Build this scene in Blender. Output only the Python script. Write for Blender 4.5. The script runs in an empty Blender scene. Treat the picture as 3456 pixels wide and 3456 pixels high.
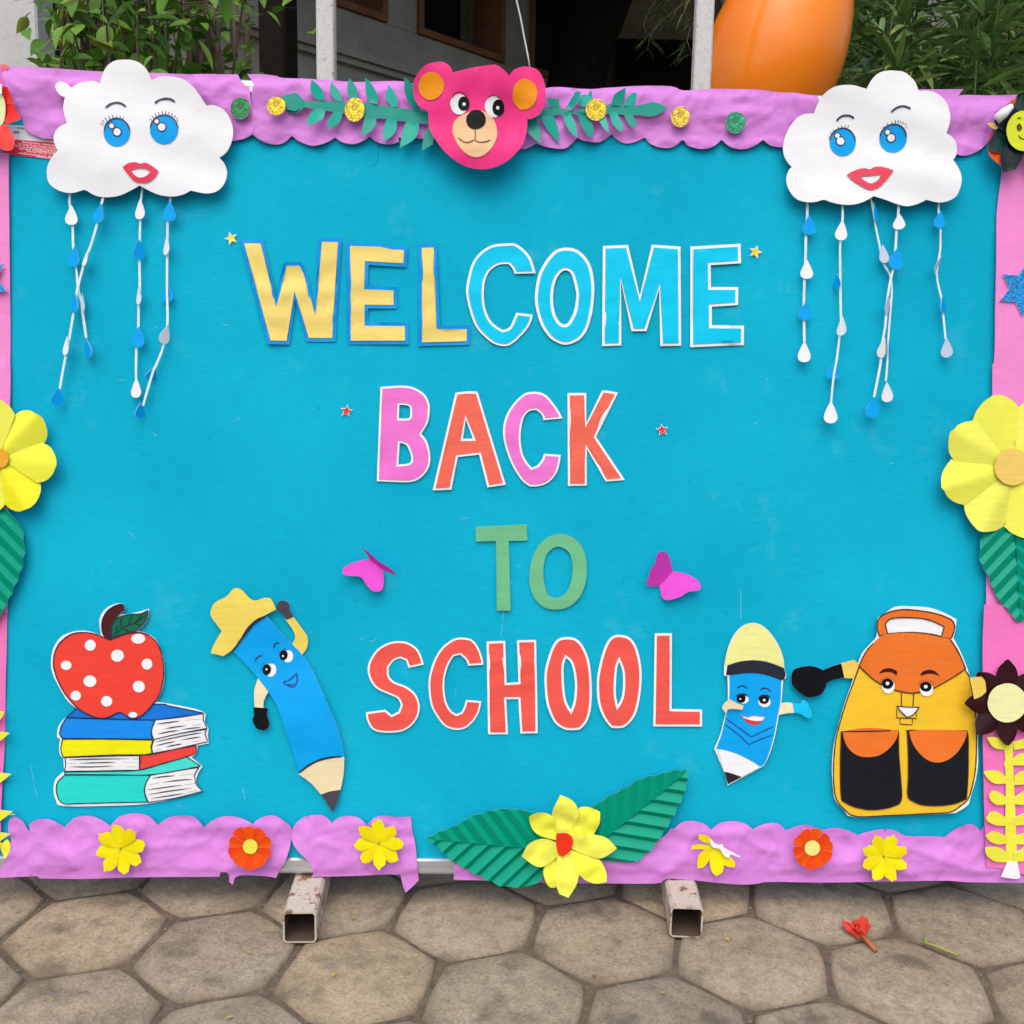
import bpy, math, random
import numpy as np
from mathutils import Vector, Matrix, noise
from mathutils.geometry import delaunay_2d_cdt

random.seed(7)
scene = bpy.context.scene
COL = scene.collection
R_ = math.radians

# ------------------------------------------------------------------ camera
PITCH, ROLL, FPX, SIZE = 0.158, 0.020, 3456.0, 3456.0      # FPX: focal length for a 3456 px wide picture
CAM = Vector((0, 0, 1.0))
fwd = Vector((0, math.cos(PITCH), -math.sin(PITCH)))
dwn = Vector((0, -math.sin(PITCH), -math.cos(PITCH)))
rgt = Vector((1, 0, 0))
cr, sr = math.cos(ROLL), math.sin(ROLL)
cam_x = rgt * cr - dwn * sr
cam_y = -(rgt * sr + dwn * cr)
cam_z = -fwd
cd = bpy.data.cameras.new('camera')
cam = bpy.data.objects.new('camera', cd)
COL.objects.link(cam)
M = Matrix.Identity(4)
for i in range(3):
    M[i][0], M[i][1], M[i][2], M[i][3] = cam_x[i], cam_y[i], cam_z[i], CAM[i]
cam.matrix_world = M
cd.sensor_width = 36.0
cd.lens = 36.0 * FPX / SIZE
cd.clip_start, cd.clip_end = 0.05, 500
scene.camera = cam

# ------------------------------------------------------------------ sky, sun, exposure
SUN_EL, SUN_AZ = R_(57), R_(190)          # high, from behind the photographer
world = bpy.data.worlds.new('World')
scene.world = world
world.use_nodes = True
wn = world.node_tree.nodes
wl = world.node_tree.links
sky = wn.new('ShaderNodeTexSky')
sky.sky_type = 'NISHITA'
sky.sun_disc = False
sky.sun_elevation = SUN_EL
sky.sun_rotation = SUN_AZ
sky.air_density = 1.0
sky.dust_density = 4.0
sky.ozone_density = 1.5
wn['Background'].inputs['Strength'].default_value = 0.145
wl.new(sky.outputs[0], wn['Background'].inputs['Color'])
sl = bpy.data.lights.new('sun', 'SUN')
sl.energy = 1.1
sl.angle = R_(75)
sl.color = (1.0, 0.965, 0.91)
sun = bpy.data.objects.new('sun', sl)
COL.objects.link(sun)
sdir = Vector((math.sin(SUN_AZ) * math.cos(SUN_EL), math.cos(SUN_AZ) * math.cos(SUN_EL), math.sin(SUN_EL)))
sun.rotation_euler = sdir.to_track_quat('Z', 'Y').to_euler()
sun.location = (0, -3, 6)
vs = scene.view_settings
vs.view_transform = 'Standard'
vs.look = 'None'
vs.exposure = 0.33
vs.gamma = 1.0
vs.use_curve_mapping = False
scene.render.engine = 'CYCLES'
scene.cycles.use_denoising = True
scene.cycles.max_bounces = 8
scene.cycles.sample_clamp_indirect = 6


# ------------------------------------------------------------------ geometry of the place
def ray(sx, sy):
    """direction through a point of the 3456 px photograph"""
    U, V = sx - SIZE / 2, sy - SIZE / 2
    u, v = U * cr + V * sr, -U * sr + V * cr
    return fwd + rgt * (u / FPX) + dwn * (v / FPX)


def at_depth(sx, sy, y):
    d = ray(sx, sy)
    return CAM + d * (y / d.y)


def at_ground(sx, sy, z=0.0):
    d = ray(sx, sy)
    return CAM + d * ((z - CAM.z) / d.z)


TUBE = 0.056
BN = (rgt * 0.027 + dwn * 0.0138 - fwd).normalized()       # board normal, towards the viewer (board leans back)
_foot = at_ground(1470, 2947, TUBE + 0.006)
BD = BN.dot(_foot)
BU = Vector((0, 0, 1)).cross(BN).normalized()
BV = BN.cross(BU).normalized()
_d = ray(SIZE / 2, SIZE / 2)
BO = CAM + _d * ((BD - BN.dot(CAM)) / BN.dot(_d))


def on_board(sx, sy, h=0.0):
    d = ray(sx, sy)
    p = CAM + d * ((BD + h - BN.dot(CAM)) / BN.dot(d)) - BO
    return p.dot(BU), p.dot(BV)


PX = BN.dot(BO - CAM) / BN.dot(_d) / FPX                   # metres on the board per photo pixel
BFRAME = Matrix.Identity(4)
for i in range(3):
    BFRAME[i][0], BFRAME[i][1], BFRAME[i][2], BFRAME[i][3] = BU[i], BV[i], BN[i], BO[i]


# ------------------------------------------------------------------ materials
def lin(c):
    c = c / 255.0
    return c / 12.92 if c <= 0.04045 else ((c + 0.055) / 1.055) ** 2.4


def rgb(r, g, b, k=1.0):
    return (lin(r) * k, lin(g) * k, lin(b) * k, 1.0)


MATS = {}


def new_mat(name):
    m = bpy.data.materials.new(name)
    m.use_nodes = True
    return m, m.node_tree.nodes, m.node_tree.links, m.node_tree.nodes['Principled BSDF']


def tex_noise(n, l, scale, detail=3, rough=0.55, coord='Object'):
    tc = n.new('ShaderNodeTexCoord')
    t = n.new('ShaderNodeTexNoise')
    t.inputs['Scale'].default_value = scale
    t.inputs['Detail'].default_value = detail
    t.inputs['Roughness'].default_value = rough
    l.new(tc.outputs[coord], t.inputs['Vector'])
    return t


def mixc(n, l, fac, a, b, mode='MIX'):
    x = n.new('ShaderNodeMix')
    x.data_type = 'RGBA'
    x.blend_type = mode
    for sock, val in ((x.inputs[0], fac), (x.inputs[6], a), (x.inputs[7], b)):
        if isinstance(val, bpy.types.NodeSocket):
            l.new(val, sock)
        else:
            sock.default_value = val
    return x.outputs[2]


def ramp(n, l, src, stops):
    r = n.new('ShaderNodeValToRGB')
    e = r.color_ramp.elements
    e[0].position, e[0].color = stops[0]
    e[1].position, e[1].color = stops[-1]
    for p, c in stops[1:-1]:
        x = e.new(p)
        x.color = c
    l.new(src, r.inputs[0])
    return r.outputs[0]


def g_(v):
    return (v, v, v, 1)


def bump(n, l, b, height, strength, dist):
    bp = n.new('ShaderNodeBump')
    bp.inputs['Strength'].default_value = strength
    bp.inputs['Distance'].default_value = dist
    l.new(height, bp.inputs['Height'])
    l.new(bp.outputs[0], b.inputs['Normal'])


def paper(r, g, b, rough=0.62, var=0.08, fibre=0.12, spec=0.15, name=None):
    spec *= 0.5 if spec > 0.2 else 1.0
    key = ('paper', r, g, b, rough, var, fibre, spec)
    if key in MATS:
        return MATS[key]
    m, n, l, p = new_mat(name or 'paper')
    base = rgb(r, g, b)
    base = tuple(min(0.86, c) for c in base[:3]) + (1,)
    t = tex_noise(n, l, 22, 4)
    f = ramp(n, l, t.outputs[0], [(0.3, g_(1 - var)), (0.7, g_(1.0))])
    t3 = tex_noise(n, l, 500, 2)
    f3 = ramp(n, l, t3.outputs[0], [(0.3, g_(1 - var * 0.7)), (0.7, g_(1.0))])
    c = mixc(n, l, 1.0, base, f, 'MULTIPLY')
    c = mixc(n, l, 1.0, c, f3, 'MULTIPLY')
    mp = n.new('ShaderNodeMapping')
    mp.inputs['Rotation'].default_value = (0, 0, 0.5 + (r * 7 + g * 3 + b) % 3 * 0.4)
    mp.inputs['Scale'].default_value = (14, 150, 1)
    tc = n.new('ShaderNodeTexCoord')
    l.new(tc.outputs['Object'], mp.inputs['Vector'])
    ts = n.new('ShaderNodeTexNoise')
    ts.inputs['Scale'].default_value = 1.0
    ts.inputs['Detail'].default_value = 3
    l.new(mp.outputs[0], ts.inputs['Vector'])
    c = mixc(n, l, 1.0, c, ramp(n, l, ts.outputs[0], [(0.3, g_(1 - var)), (0.65, g_(1.0))]), 'MULTIPLY')
    l.new(c, p.inputs['Base Color'])
    p.inputs['Roughness'].default_value = rough
    p.inputs['Specular IOR Level'].default_value = spec
    cr_ = tex_noise(n, l, 16, 3, 0.5)
    cr_.inputs['Distortion'].default_value = 0.6
    bump(n, l, p, cr_.outputs[0], fibre * 1.6, 0.010)
    MATS[key] = m
    return m


def crepe(r, g, b):
    key = ('crepe', r, g, b)
    if key in MATS:
        return MATS[key]
    m, n, l, p = new_mat('crepe_paper')
    t = tex_noise(n, l, 9, 5, 0.6)
    f = ramp(n, l, t.outputs[0], [(0.3, g_(0.9)), (0.7, g_(1.0))])
    c = mixc(n, l, 1.0, rgb(r, g, b), f, 'MULTIPLY')
    l.new(c, p.inputs['Base Color'])
    p.inputs['Roughness'].default_value = 0.5
    p.inputs['Specular IOR Level'].default_value = 0.35
    tc = n.new('ShaderNodeTexCoord')
    dn_ = tex_noise(n, l, 9, 3)
    av = n.new('ShaderNodeVectorMath')
    av.operation = 'MULTIPLY_ADD'
    av.inputs[1].default_value = (0.12, 0.12, 0.12)
    l.new(dn_.outputs['Color'], av.inputs[0])
    l.new(tc.outputs['Object'], av.inputs[2])
    hs = []
    for sc_ in (13, 34):
        v = n.new('ShaderNodeTexVoronoi')
        v.inputs['Scale'].default_value = sc_
        l.new(av.outputs[0], v.inputs['Vector'])
        hs.append(v.outputs['Distance'])
    ma = n.new('ShaderNodeMath')
    ma.operation = 'MULTIPLY_ADD'
    ma.inputs[1].default_value = 0.4
    l.new(hs[1], ma.inputs[0])
    l.new(hs[0], ma.inputs[2])
    bump(n, l, p, ma.outputs[0], 0.30, 0.016)
    p.inputs['Specular IOR Level'].default_value = 0.2
    MATS[key] = m
    return m


def glitter(r, g, b, dark=0.3):
    key = ('glitter', r, g, b)
    if key in MATS:
        return MATS[key]
    m, n, l, p = new_mat('glitter_foam')
    tc = n.new('ShaderNodeTexCoord')
    v = n.new('ShaderNodeTexVoronoi')
    v.inputs['Scale'].default_value = 420
    l.new(tc.outputs['Object'], v.inputs['Vector'])
    k = ramp(n, l, v.outputs['Color'], [(0.1, g_(dark)), (0.5, g_(0.75)), (0.78, g_(1.0)), (0.95, g_(2.2))])
    c = mixc(n, l, 1.0, rgb(r, g, b), k, 'MULTIPLY')
    l.new(c, p.inputs['Base Color'])
    p.inputs['Roughness'].default_value = 0.35
    p.inputs['Metallic'].default_value = 0.25
    bump(n, l, p, v.outputs['Distance'], 0.6, 0.001)
    MATS[key] = m
    return m


def plain(name, col, rough=0.5, metal=0.0, spec=0.4):
    key = (name, col, rough, metal)
    if key in MATS:
        return MATS[key]
    m, n, l, p = new_mat(name)
    t = tex_noise(n, l, 40, 4)
    f = ramp(n, l, t.outputs[0], [(0.3, g_(0.88)), (0.7, g_(1.0))])
    l.new(mixc(n, l, 1.0, col, f, 'MULTIPLY'), p.inputs['Base Color'])
    p.inputs['Roughness'].default_value = rough
    p.inputs['Metallic'].default_value = metal
    p.inputs['Specular IOR Level'].default_value = spec
    MATS[key] = m
    return m


WHITE = paper(236, 237, 242, var=0.04)
PAGE = paper(240, 240, 240)
EDGE = paper(240, 238, 236, fibre=0.0)
INK = plain('marker_ink', (0.012, 0.014, 0.05, 1), 0.45)
BROWN_INK = plain('brown_ink', (0.05, 0.012, 0.008, 1), 0.45)
BLACKP = paper(17, 18, 24, rough=0.5, var=0.3, spec=0.25)
PURPLE = crepe(210, 132, 213)

# ------------------------------------------------------------------ object helpers
def link(o, parent=None):
    COL.objects.link(o)
    if parent is not None:
        o.parent = parent
    return o


def props(o, label=None, cat=None, group=None, kind=None):
    if label:
        o['label'] = label
    if cat:
        o['category'] = cat
    if group:
        o['group'] = group
    if kind:
        o['kind'] = kind
    return o


def mesh_obj(name, verts, faces, mats, parent=None, smooth=None, fmat=None, matrix=None):
    me = bpy.data.meshes.new(name)
    me.from_pydata(verts, [], faces)
    for m in (mats if isinstance(mats, (list, tuple)) else [mats]):
        me.materials.append(m)
    if fmat is not None:
        me.polygons.foreach_set('material_index', fmat)
    if smooth is True:
        me.polygons.foreach_set('use_smooth', [True] * len(faces))
    elif smooth:
        me.polygons.foreach_set('use_smooth', smooth)
    me.update()
    o = link(bpy.data.objects.new(name, me), parent)
    if matrix is not None:
        o.matrix_world = matrix
    return o


def empty(name, matrix):
    o = bpy.data.objects.new(name, None)
    o.empty_display_size = 0.05
    link(o)
    o.matrix_world = matrix
    return o


def box_mesh(x0, x1, y0, y1, z0, z1, c=0.0):
    """box with chamfered vertical and top edges when c > 0"""
    if c <= 0:
        v = [(x0, y0, z0), (x1, y0, z0), (x1, y1, z0), (x0, y1, z0), (x0, y0, z1), (x1, y0, z1), (x1, y1, z1), (x0, y1, z1)]
        f = [(0, 3, 2, 1), (4, 5, 6, 7), (0, 1, 5, 4), (1, 2, 6, 5), (2, 3, 7, 6), (3, 0, 4, 7)]
        return v, f
    ring = lambda i, z: [(x0 + c + i, y0 + i, z), (x1 - c - i, y0 + i, z), (x1 - i, y0 + c + i, z), (x1 - i, y1 - c - i, z), (x1 - c - i, y1 - i, z), (x0 + c + i, y1 - i, z), (x0 + i, y1 - c - i, z), (x0 + i, y0 + c + i, z)]
    v = ring(c, z0) + ring(0, z0 + c) + ring(0, z1 - c) + ring(c, z1)
    f = [tuple(reversed(range(8))), tuple(range(24, 32))]
    for k in range(3):
        for j in range(8):
            a = k * 8 + j
            b = k * 8 + (j + 1) % 8
            f.append((a, b, b + 8, a + 8))
    return v, f


def box(name, x0, x1, y0, y1, z0, z1, mat, parent=None, c=0.0, matrix=None):
    v, f = box_mesh(x0, x1, y0, y1, z0, z1, c)
    return mesh_obj(name, v, f, mat, parent, matrix=matrix)


# ------------------------------------------------------------------ outlines
def crop(x0, y0, x1, w):
    s = (x1 - x0) / w
    return lambda pts: [(x0 + p[0] * s, y0 + p[1] * s) for p in pts]


def smooth_poly(pts, corner=42, sub=3, closed=True):
    n = len(pts)
    P = [Vector(p) for p in pts]

    def is_corner(i):
        if not closed and i in (0, n - 1):
            return True
        a, b = P[i] - P[i - 1], P[(i + 1) % n] - P[i]
        if a.length < 1e-9 or b.length < 1e-9:
            return True
        return a.angle(b) > R_(corner)
    cs = [is_corner(i) for i in range(n)]
    out = []
    for i in range(n if closed else n - 1):
        j = (i + 1) % n
        p1, p2 = P[i], P[j]
        p0 = P[i - 1] if not cs[i] else p1
        p3 = P[(j + 1) % n] if not cs[j] else p2
        k = sub if not (cs[i] and cs[j]) else 1
        for s in range(k):
            t = s / k
            q = 0.5 * ((2 * p1) + (p2 - p0) * t + (2 * p0 - 5 * p1 + 4 * p2 - p3) * t * t + (3 * p1 - p0 - 3 * p2 + p3) * t ** 3)
            out.append((q.x, q.y))
    if not closed:
        out.append(tuple(P[-1]))
    return out


def area(p):
    return 0.5 * sum(p[i - 1][0] * p[i][1] - p[i][0] * p[i - 1][1] for i in range(len(p)))


def offset(poly, d):
    """move an outline outwards by d (inwards when negative)"""
    n = len(poly)
    s = 1 if area(poly) > 0 else -1
    out = []
    for i in range(n):
        p, a, b = Vector(poly[i]), Vector(poly[i - 1]), Vector(poly[(i + 1) % n])
        e1, e2 = (p - a), (b - p)
        if e1.length < 1e-9 or e2.length < 1e-9:
            continue
        e1.normalize()
        e2.normalize()
        n1, n2 = Vector((e1.y, -e1.x)) * s, Vector((e2.y, -e2.x)) * s
        m = n1 + n2
        if m.length < 1e-6:
            m = n1
        m.normalize()
        k = max(0.45, m.dot(n1))
        out.append(tuple(p + m * (d / k)))
    return out


def ell(cx, cy, rx, ry=None, rot=0.0, n=28, wob=0.0):
    ry = rx if ry is None else ry
    out = []
    for i in range(n):
        a = 2 * math.pi * i / n
        w = 1 + wob * (random.random() - 0.5)
        x, y = rx * math.cos(a) * w, ry * math.sin(a) * w
        out.append((cx + x * math.cos(rot) - y * math.sin(rot), cy + x * math.sin(rot) + y * math.cos(rot)))
    return out


def inside(pts, contours):
    x, y = pts[:, 0], pts[:, 1]
    r = np.zeros(len(pts), bool)
    for c in contours:
        c = np.asarray(c)
        a, b = c, np.roll(c, -1, axis=0)
        for (x0, y0), (x1, y1) in zip(a, b):
            if y0 == y1:
                continue
            m = ((y0 > y) != (y1 > y)) & (x < (x1 - x0) * (y - y0) / (y1 - y0) + x0)
            r ^= m
    return r


def sheet_geo(contours, spacing, seams=()):
    """triangulate outlines (holes by even-odd) with inner points"""
    allp = np.array([p for c in contours for p in c])
    lo, hi = allp.min(0), allp.max(0)
    pts = [Vector(p) for c in contours for p in c]
    edges = []
    k = 0
    for c in contours:
        n = len(c)
        edges += [(k + i, k + (i + 1) % n) for i in range(n)]
        k += n
    gx = np.arange(lo[0] + spacing / 2, hi[0], spacing)
    gy = np.arange(lo[1] + spacing / 2, hi[1], spacing)
    if len(gx) and len(gy):
        G = np.array([(x + (spacing / 2 if j % 2 else 0), y) for j, y in enumerate(gy) for x in gx])
        G = G[inside(G, contours)]
        if len(G):
            # keep away from the outline
            A = allp
            ok = np.ones(len(G), bool)
            for s in range(0, len(G), 2000):
                d = ((G[s:s + 2000, None, :] - A[None]) ** 2).sum(2).min(1)
                ok[s:s + 2000] = d > (spacing * 0.45) ** 2
            pts += [Vector(p) for p in G[ok]]
    for p, q in seams:
        edges.append((len(pts), len(pts) + 1))
        pts += [Vector(p), Vector(q)]
    ve, ed, fa, *_ = delaunay_2d_cdt(pts, edges, [], 0, 1e-7)
    V = np.array([tuple(v) for v in ve])
    F = np.array([f for f in fa if len(f) == 3])
    cen = V[F].mean(1)
    F = F[inside(cen, contours)]
    used, inv = np.unique(F, return_inverse=True)
    return V[used], inv.reshape(F.shape)


def sheet_mesh(name, contours, spacing, zf, thick, mats, seams=()):
    V, F = sheet_geo(contours, spacing, seams)
    n = len(V)
    top = [(x, y, zf(x, y)) for x, y in V]
    verts = top + [(x, y, z - thick) for x, y, z in top]
    faces, sm, fm = [], [], []
    cnt = {}
    for f in F:
        a, b, c = (int(i) for i in f)
        if (V[b][0] - V[a][0]) * (V[c][1] - V[a][1]) - (V[b][1] - V[a][1]) * (V[c][0] - V[a][0]) < 0:
            b, c = c, b
        faces.append((a, b, c)); sm.append(True); fm.append(0)
        faces.append((a + n, c + n, b + n)); sm.append(True); fm.append(1)
        for e in ((a, b), (b, c), (c, a)):
            cnt[e] = 1
    rim = set()
    for (a, b) in list(cnt):
        if (b, a) not in cnt:
            faces.append((a, a + n, b + n, b)); sm.append(False); fm.append(1)
            rim.add((min(a, b), max(a, b)))
            rim.add((min(a, b) + n, max(a, b) + n))
    me = bpy.data.meshes.new(name)
    me.from_pydata(verts, [], faces)
    for m in mats:
        me.materials.append(m)
    me.polygons.foreach_set('use_smooth', sm)
    me.polygons.foreach_set('material_index', fm)
    ev = np.empty(len(me.edges) * 2, np.int32)
    me.edges.foreach_get('vertices', ev)
    ev = np.sort(ev.reshape(-1, 2), axis=1)
    me.edges.foreach_set('use_edge_sharp', [(int(a), int(b)) in rim for a, b in ev])     # crisp cut edges
    me.update()
    return me


def warp(seed, amp, scale, fold=0.0, fold_scale=25.0):
    def f(u, v):
        z = amp * (noise.noise(Vector((u * scale, v * scale, seed))) + 0.4 * noise.noise(Vector((u * scale * 2.7, v * scale * 2.7, seed + 9))))
        if fold:
            z += fold * noise.noise(Vector((u * fold_scale * 0.25, v * fold_scale, seed + 5)))
        return z
    return f


flat = lambda u, v: 0.0


class Cut:
    """a paper cut-out fixed to the board; parts are layers of paper and ink. All outlines are in photo pixels of the board face."""
    def __init__(self, name, label, cat, at, h=0.003, group=None, zf=flat):
        self.h, self.zf = h, zf
        self.u0, self.v0 = on_board(at[0], at[1], h)
        self.M = BFRAME @ Matrix.Translation((self.u0, self.v0, h))
        self.root = props(empty(name, self.M), label, cat, group)

    def uv(self, pts, dh=0.0):
        r = []
        for p in pts:
            u, v = on_board(p[0], p[1], self.h + dh)
            r.append((u - self.u0, v - self.v0))
        return r

    def z(self, dh, extra=None):
        u0, v0, zf = self.u0, self.v0, self.zf
        if extra is None:
            return lambda x, y: dh + zf(x + u0, y + v0)
        return lambda x, y: dh + zf(x + u0, y + v0) + extra(x, y)

    def sheet(self, name, contours, mat, dh=0.0, sp=0.012, thick=0.0006, edge=EDGE, extra=None, parent=None, back=None):
        cs = contours if isinstance(contours[0][0], (list, tuple)) else [contours]
        loc = [self.uv(c, dh) for c in cs]
        me = sheet_mesh(name, loc, sp, self.z(dh, extra), thick, [mat, back or edge])
        o = bpy.data.objects.new(name, me)
        link(o, parent or self.root)
        return o

    def ink(self, name, lines, w, mat=INK, dh=0.001, parent=None, taper=0.45):
        verts, faces = [], []
        zf = self.z(dh)
        for ln in lines:
            ww = w
            if isinstance(ln, tuple):
                ln, ww = ln
            closed = ln[0] == ln[-1] and len(ln) > 3
            P = [Vector(p) for p in self.uv(smooth_poly(ln, 60, 3, closed=False), dh)]
            n = len(P)
            k0 = len(verts)
            for i, p in enumerate(P):
                t = (P[min(i + 1, n - 1)] - P[max(i - 1, 0)])
                if t.length < 1e-9:
                    t = Vector((1, 0))
                t.normalize()
                nn = Vector((-t.y, t.x))
                k = 1.0 if closed else min(1.0, taper + min(i, n - 1 - i) * 0.4)
                k *= 0.85 + 0.3 * random.random()
                hw = ww * PX * 0.5 * k
                for s in (-1, 1):
                    q = p + nn * hw * s
                    verts.append((q.x, q.y, zf(q.x, q.y)))
            for i in range(n - 1):
                a = k0 + 2 * i
                faces.append((a, a + 2, a + 3, a + 1))
        o = mesh_obj(name, verts, faces, mat, parent or self.root)
        if name in ('eyelashes', 'page_lines', 'veins', 'face_lines', 'buckle_lines'):
            o['kind'] = 'stuff'                       # pen strokes too small to pick apart
        return o


def petal_outline(cx, cy, ang, R, notch, half, tip=0.0, wob=0.0, inner=0.12):
    """one petal of a flower seen flat, photo pixels; tip 0 = round, 1 = pointed"""
    w = lambda: 1 + wob * (random.random() - 0.5)
    lerp = lambda a, b: a + (b - a) * tip
    half_prof = [(1.0, notch), (lerp(0.97, 0.92), notch + (1 - notch) * lerp(0.40, 0.30)), (lerp(0.78, 0.62), notch + (1 - notch) * lerp(0.74, 0.62)),
                 (lerp(0.48, 0.32), notch + (1 - notch) * lerp(0.93, 0.83)), (lerp(0.22, 0.13), notch + (1 - notch) * lerp(0.99, 0.94))]
    prof = [(-0.5, inner)] + [(-a, r) for a, r in half_prof] + [(0, 1.0)] + [(a, r) for a, r in reversed(half_prof)] + [(0.5, inner)]
    out = []
    for a, r in prof:
        k = 1.0 if r <= notch else w()
        t = ang + a * half
        out.append((cx + R * r * k * math.cos(t), cy + R * r * k * math.sin(t)))
    return out


# ================================================================== ground and paving
def soil_material():
    m, n, l, p = new_mat('soil')
    t = tex_noise(n, l, 60, 8, 0.7)
    c = ramp(n, l, t.outputs[0], [(0.3, (0.070, 0.054, 0.036, 1)), (0.55, (0.150, 0.116, 0.078, 1)), (0.75, (0.24, 0.19, 0.135, 1))])
    l.new(c, p.inputs['Base Color'])
    p.inputs['Roughness'].default_value = 0.95
    bump(n, l, p, t.outputs[0], 0.8, 0.006)
    return m


def paver_material():
    m, n, l, p = new_mat('concrete_paver')
    oi = n.new('ShaderNodeObjectInfo')
    tc = n.new('ShaderNodeTexCoord')
    add = n.new('ShaderNodeVectorMath')
    add.operation = 'ADD'
    sc = n.new('ShaderNodeVectorMath')
    sc.operation = 'SCALE'
    sc.inputs[3].default_value = 37.0
    l.new(oi.outputs['Location'], sc.inputs[0])
    l.new(tc.outputs['Object'], add.inputs[0])
    l.new(sc.outputs[0], add.inputs[1])

    def nz(s, d, r=0.6):
        t = n.new('ShaderNodeTexNoise')
        t.inputs['Scale'].default_value = s
        t.inputs['Detail'].default_value = d
        t.inputs['Roughness'].default_value = r
        l.new(add.outputs[0], t.inputs['Vector'])
        return t.outputs[0]
    big, mid, fine = nz(7, 5), nz(38, 6, 0.72), nz(170, 5, 0.8)
    c = ramp(n, l, big, [(0.25, (0.310, 0.250, 0.172, 1)), (0.5, (0.415, 0.338, 0.240, 1)), (0.75, (0.480, 0.402, 0.298, 1))])
    c = mixc(n, l, 1.0, c, ramp(n, l, mid, [(0.25, g_(0.6)), (0.5, g_(0.98)), (0.75, g_(1.2))]), 'MULTIPLY')
    c = mixc(n, l, 1.0, c, ramp(n, l, fine, [(0.3, g_(0.5)), (0.48, g_(1.0)), (0.7, g_(1.3))]), 'MULTIPLY')
    tint = ramp(n, l, oi.outputs['Random'], [(0.0, (0.78, 0.79, 0.82, 1)), (0.35, (1.0, 0.99, 0.97, 1)), (0.7, (0.92, 0.93, 0.95, 1)), (1.0, (1.15, 1.07, 0.97, 1))])
    c = mixc(n, l, 1.0, c, tint, 'MULTIPLY')
    v = n.new('ShaderNodeTexVoronoi')
    v.inputs['Scale'].default_value = 95
    l.new(add.outputs[0], v.inputs['Vector'])
    grit = ramp(n, l, v.outputs['Distance'], [(0.07, g_(1)), (0.12, g_(0))])
    pick = ramp(n, l, v.outputs['Color'], [(0.70, g_(0)), (0.74, g_(0.8))])
    gm = n.new('ShaderNodeMath')
    gm.operation = 'MULTIPLY'
    l.new(grit, gm.inputs[0])
    l.new(pick, gm.inputs[1])
    c = mixc(n, l, gm.outputs[0], c, (0.42, 0.39, 0.34, 1))
    # dark damp and dirty blotches
    st = nz(13, 3, 0.5)
    sm = ramp(n, l, st, [(0.58, g_(0)), (0.72, g_(0.6))])
    c = mixc(n, l, sm, c, (0.095, 0.080, 0.062, 1))
    # soil trodden over the rim of each paver
    ln = n.new('ShaderNodeVectorMath')
    ln.operation = 'LENGTH'
    l.new(tc.outputs['Object'], ln.inputs[0])
    rm = n.new('ShaderNodeMath')
    rm.operation = 'MULTIPLY_ADD'
    rm.inputs[1].default_value = 0.075
    l.new(mid, rm.inputs[0])
    l.new(ln.outputs['Value'], rm.inputs[2])
    c = mixc(n, l, ramp(n, l, rm.outputs[0], [(0.148, g_(0)), (0.172, g_(0.75))]), c, (0.190, 0.146, 0.098, 1))
    l.new(c, p.inputs['Base Color'])
    p.inputs['Roughness'].default_value = 0.92
    p.inputs['Specular IOR Level'].default_value = 0.2
    ad = n.new('ShaderNodeMath')
    ad.operation = 'ADD'
    l.new(mid, ad.inputs[0])
    l.new(fine, ad.inputs[1])
    bump(n, l, p, ad.outputs[0], 0.8, 0.005)
    return m


SOIL, PAVER = soil_material(), paver_material()
gv, gf = [], []
GN = 40
for j in range(GN + 1):
    for i in range(GN + 1):
        a, b = (i / GN * 2 - 1), (j / GN * 2 - 1)
        gv.append((150 * a * abs(a) ** 1.5, 1.8 + 150 * b * abs(b) ** 1.5, -0.0075))
for j in range(GN):
    for i in range(GN):
        k = j * (GN + 1) + i
        gf.append((k, k + 1, k + GN + 2, k + GN + 1))
ground = props(mesh_obj('ground', gv, gf, SOIL), 'bare brown soil showing in the joints of the paving', 'ground', kind='structure')

pavement = props(empty('pavement', Matrix.Identity(4)), 'worn brownish grey hexagonal concrete paving in front of the board', 'pavement', kind='structure')
HR, HPHI, HO = 0.1430, 0.295, Vector((-0.476, 1.568))
GAP = 0.0052


def paver_mesh(k):
    rnd = random.Random(k)
    rings = []
    corner = [HR - GAP + rnd.uniform(-0.0022, 0.0022) for _ in range(6)]
    def pt(j, s, inset):
        a0, a1 = HPHI + j * math.pi / 3, HPHI + (j + 1) * math.pi / 3
        p0 = Vector((math.cos(a0), math.sin(a0))) * (corner[j] - inset)
        p1 = Vector((math.cos(a1), math.sin(a1))) * (corner[(j + 1) % 6] - inset)
        return p0.lerp(p1, s)
    wob = [[rnd.uniform(-0.0014, 0.0014) for _ in range(3)] for _ in range(6)]
    for inset, z in ((0.0, -0.05), (0.0, -0.007), (0.0028, -0.0022), (0.0085, 0.0)):
        r = []
        for j in range(6):
            for s in range(3):
                f = (0.06, 0.38, 0.70)[s] if s == 0 else (0.0, 0.36, 0.70)[s]
                q = pt(j, (0.05, 0.35, 0.68)[s], inset)
                q = q * (1 + wob[j][s] / HR)
                r.append((q.x, q.y, z))
        rings.append(r)
    v = [p for r in rings for p in r]
    n = 18
    f, sm = [], []
    for k2 in range(3):
        for j in range(n):
            a, b = k2 * n + j, k2 * n + (j + 1) % n
            f.append((a, b, b + n, a + n)); sm.append(k2 > 0)
    f.append(tuple(range(3 * n, 4 * n))); sm.append(True)
    me = bpy.data.meshes.new('paver')
    me.from_pydata(v, [], f)
    me.materials.append(PAVER)
    me.polygons.foreach_set('use_smooth', sm)
    me.update()
    return me


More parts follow.
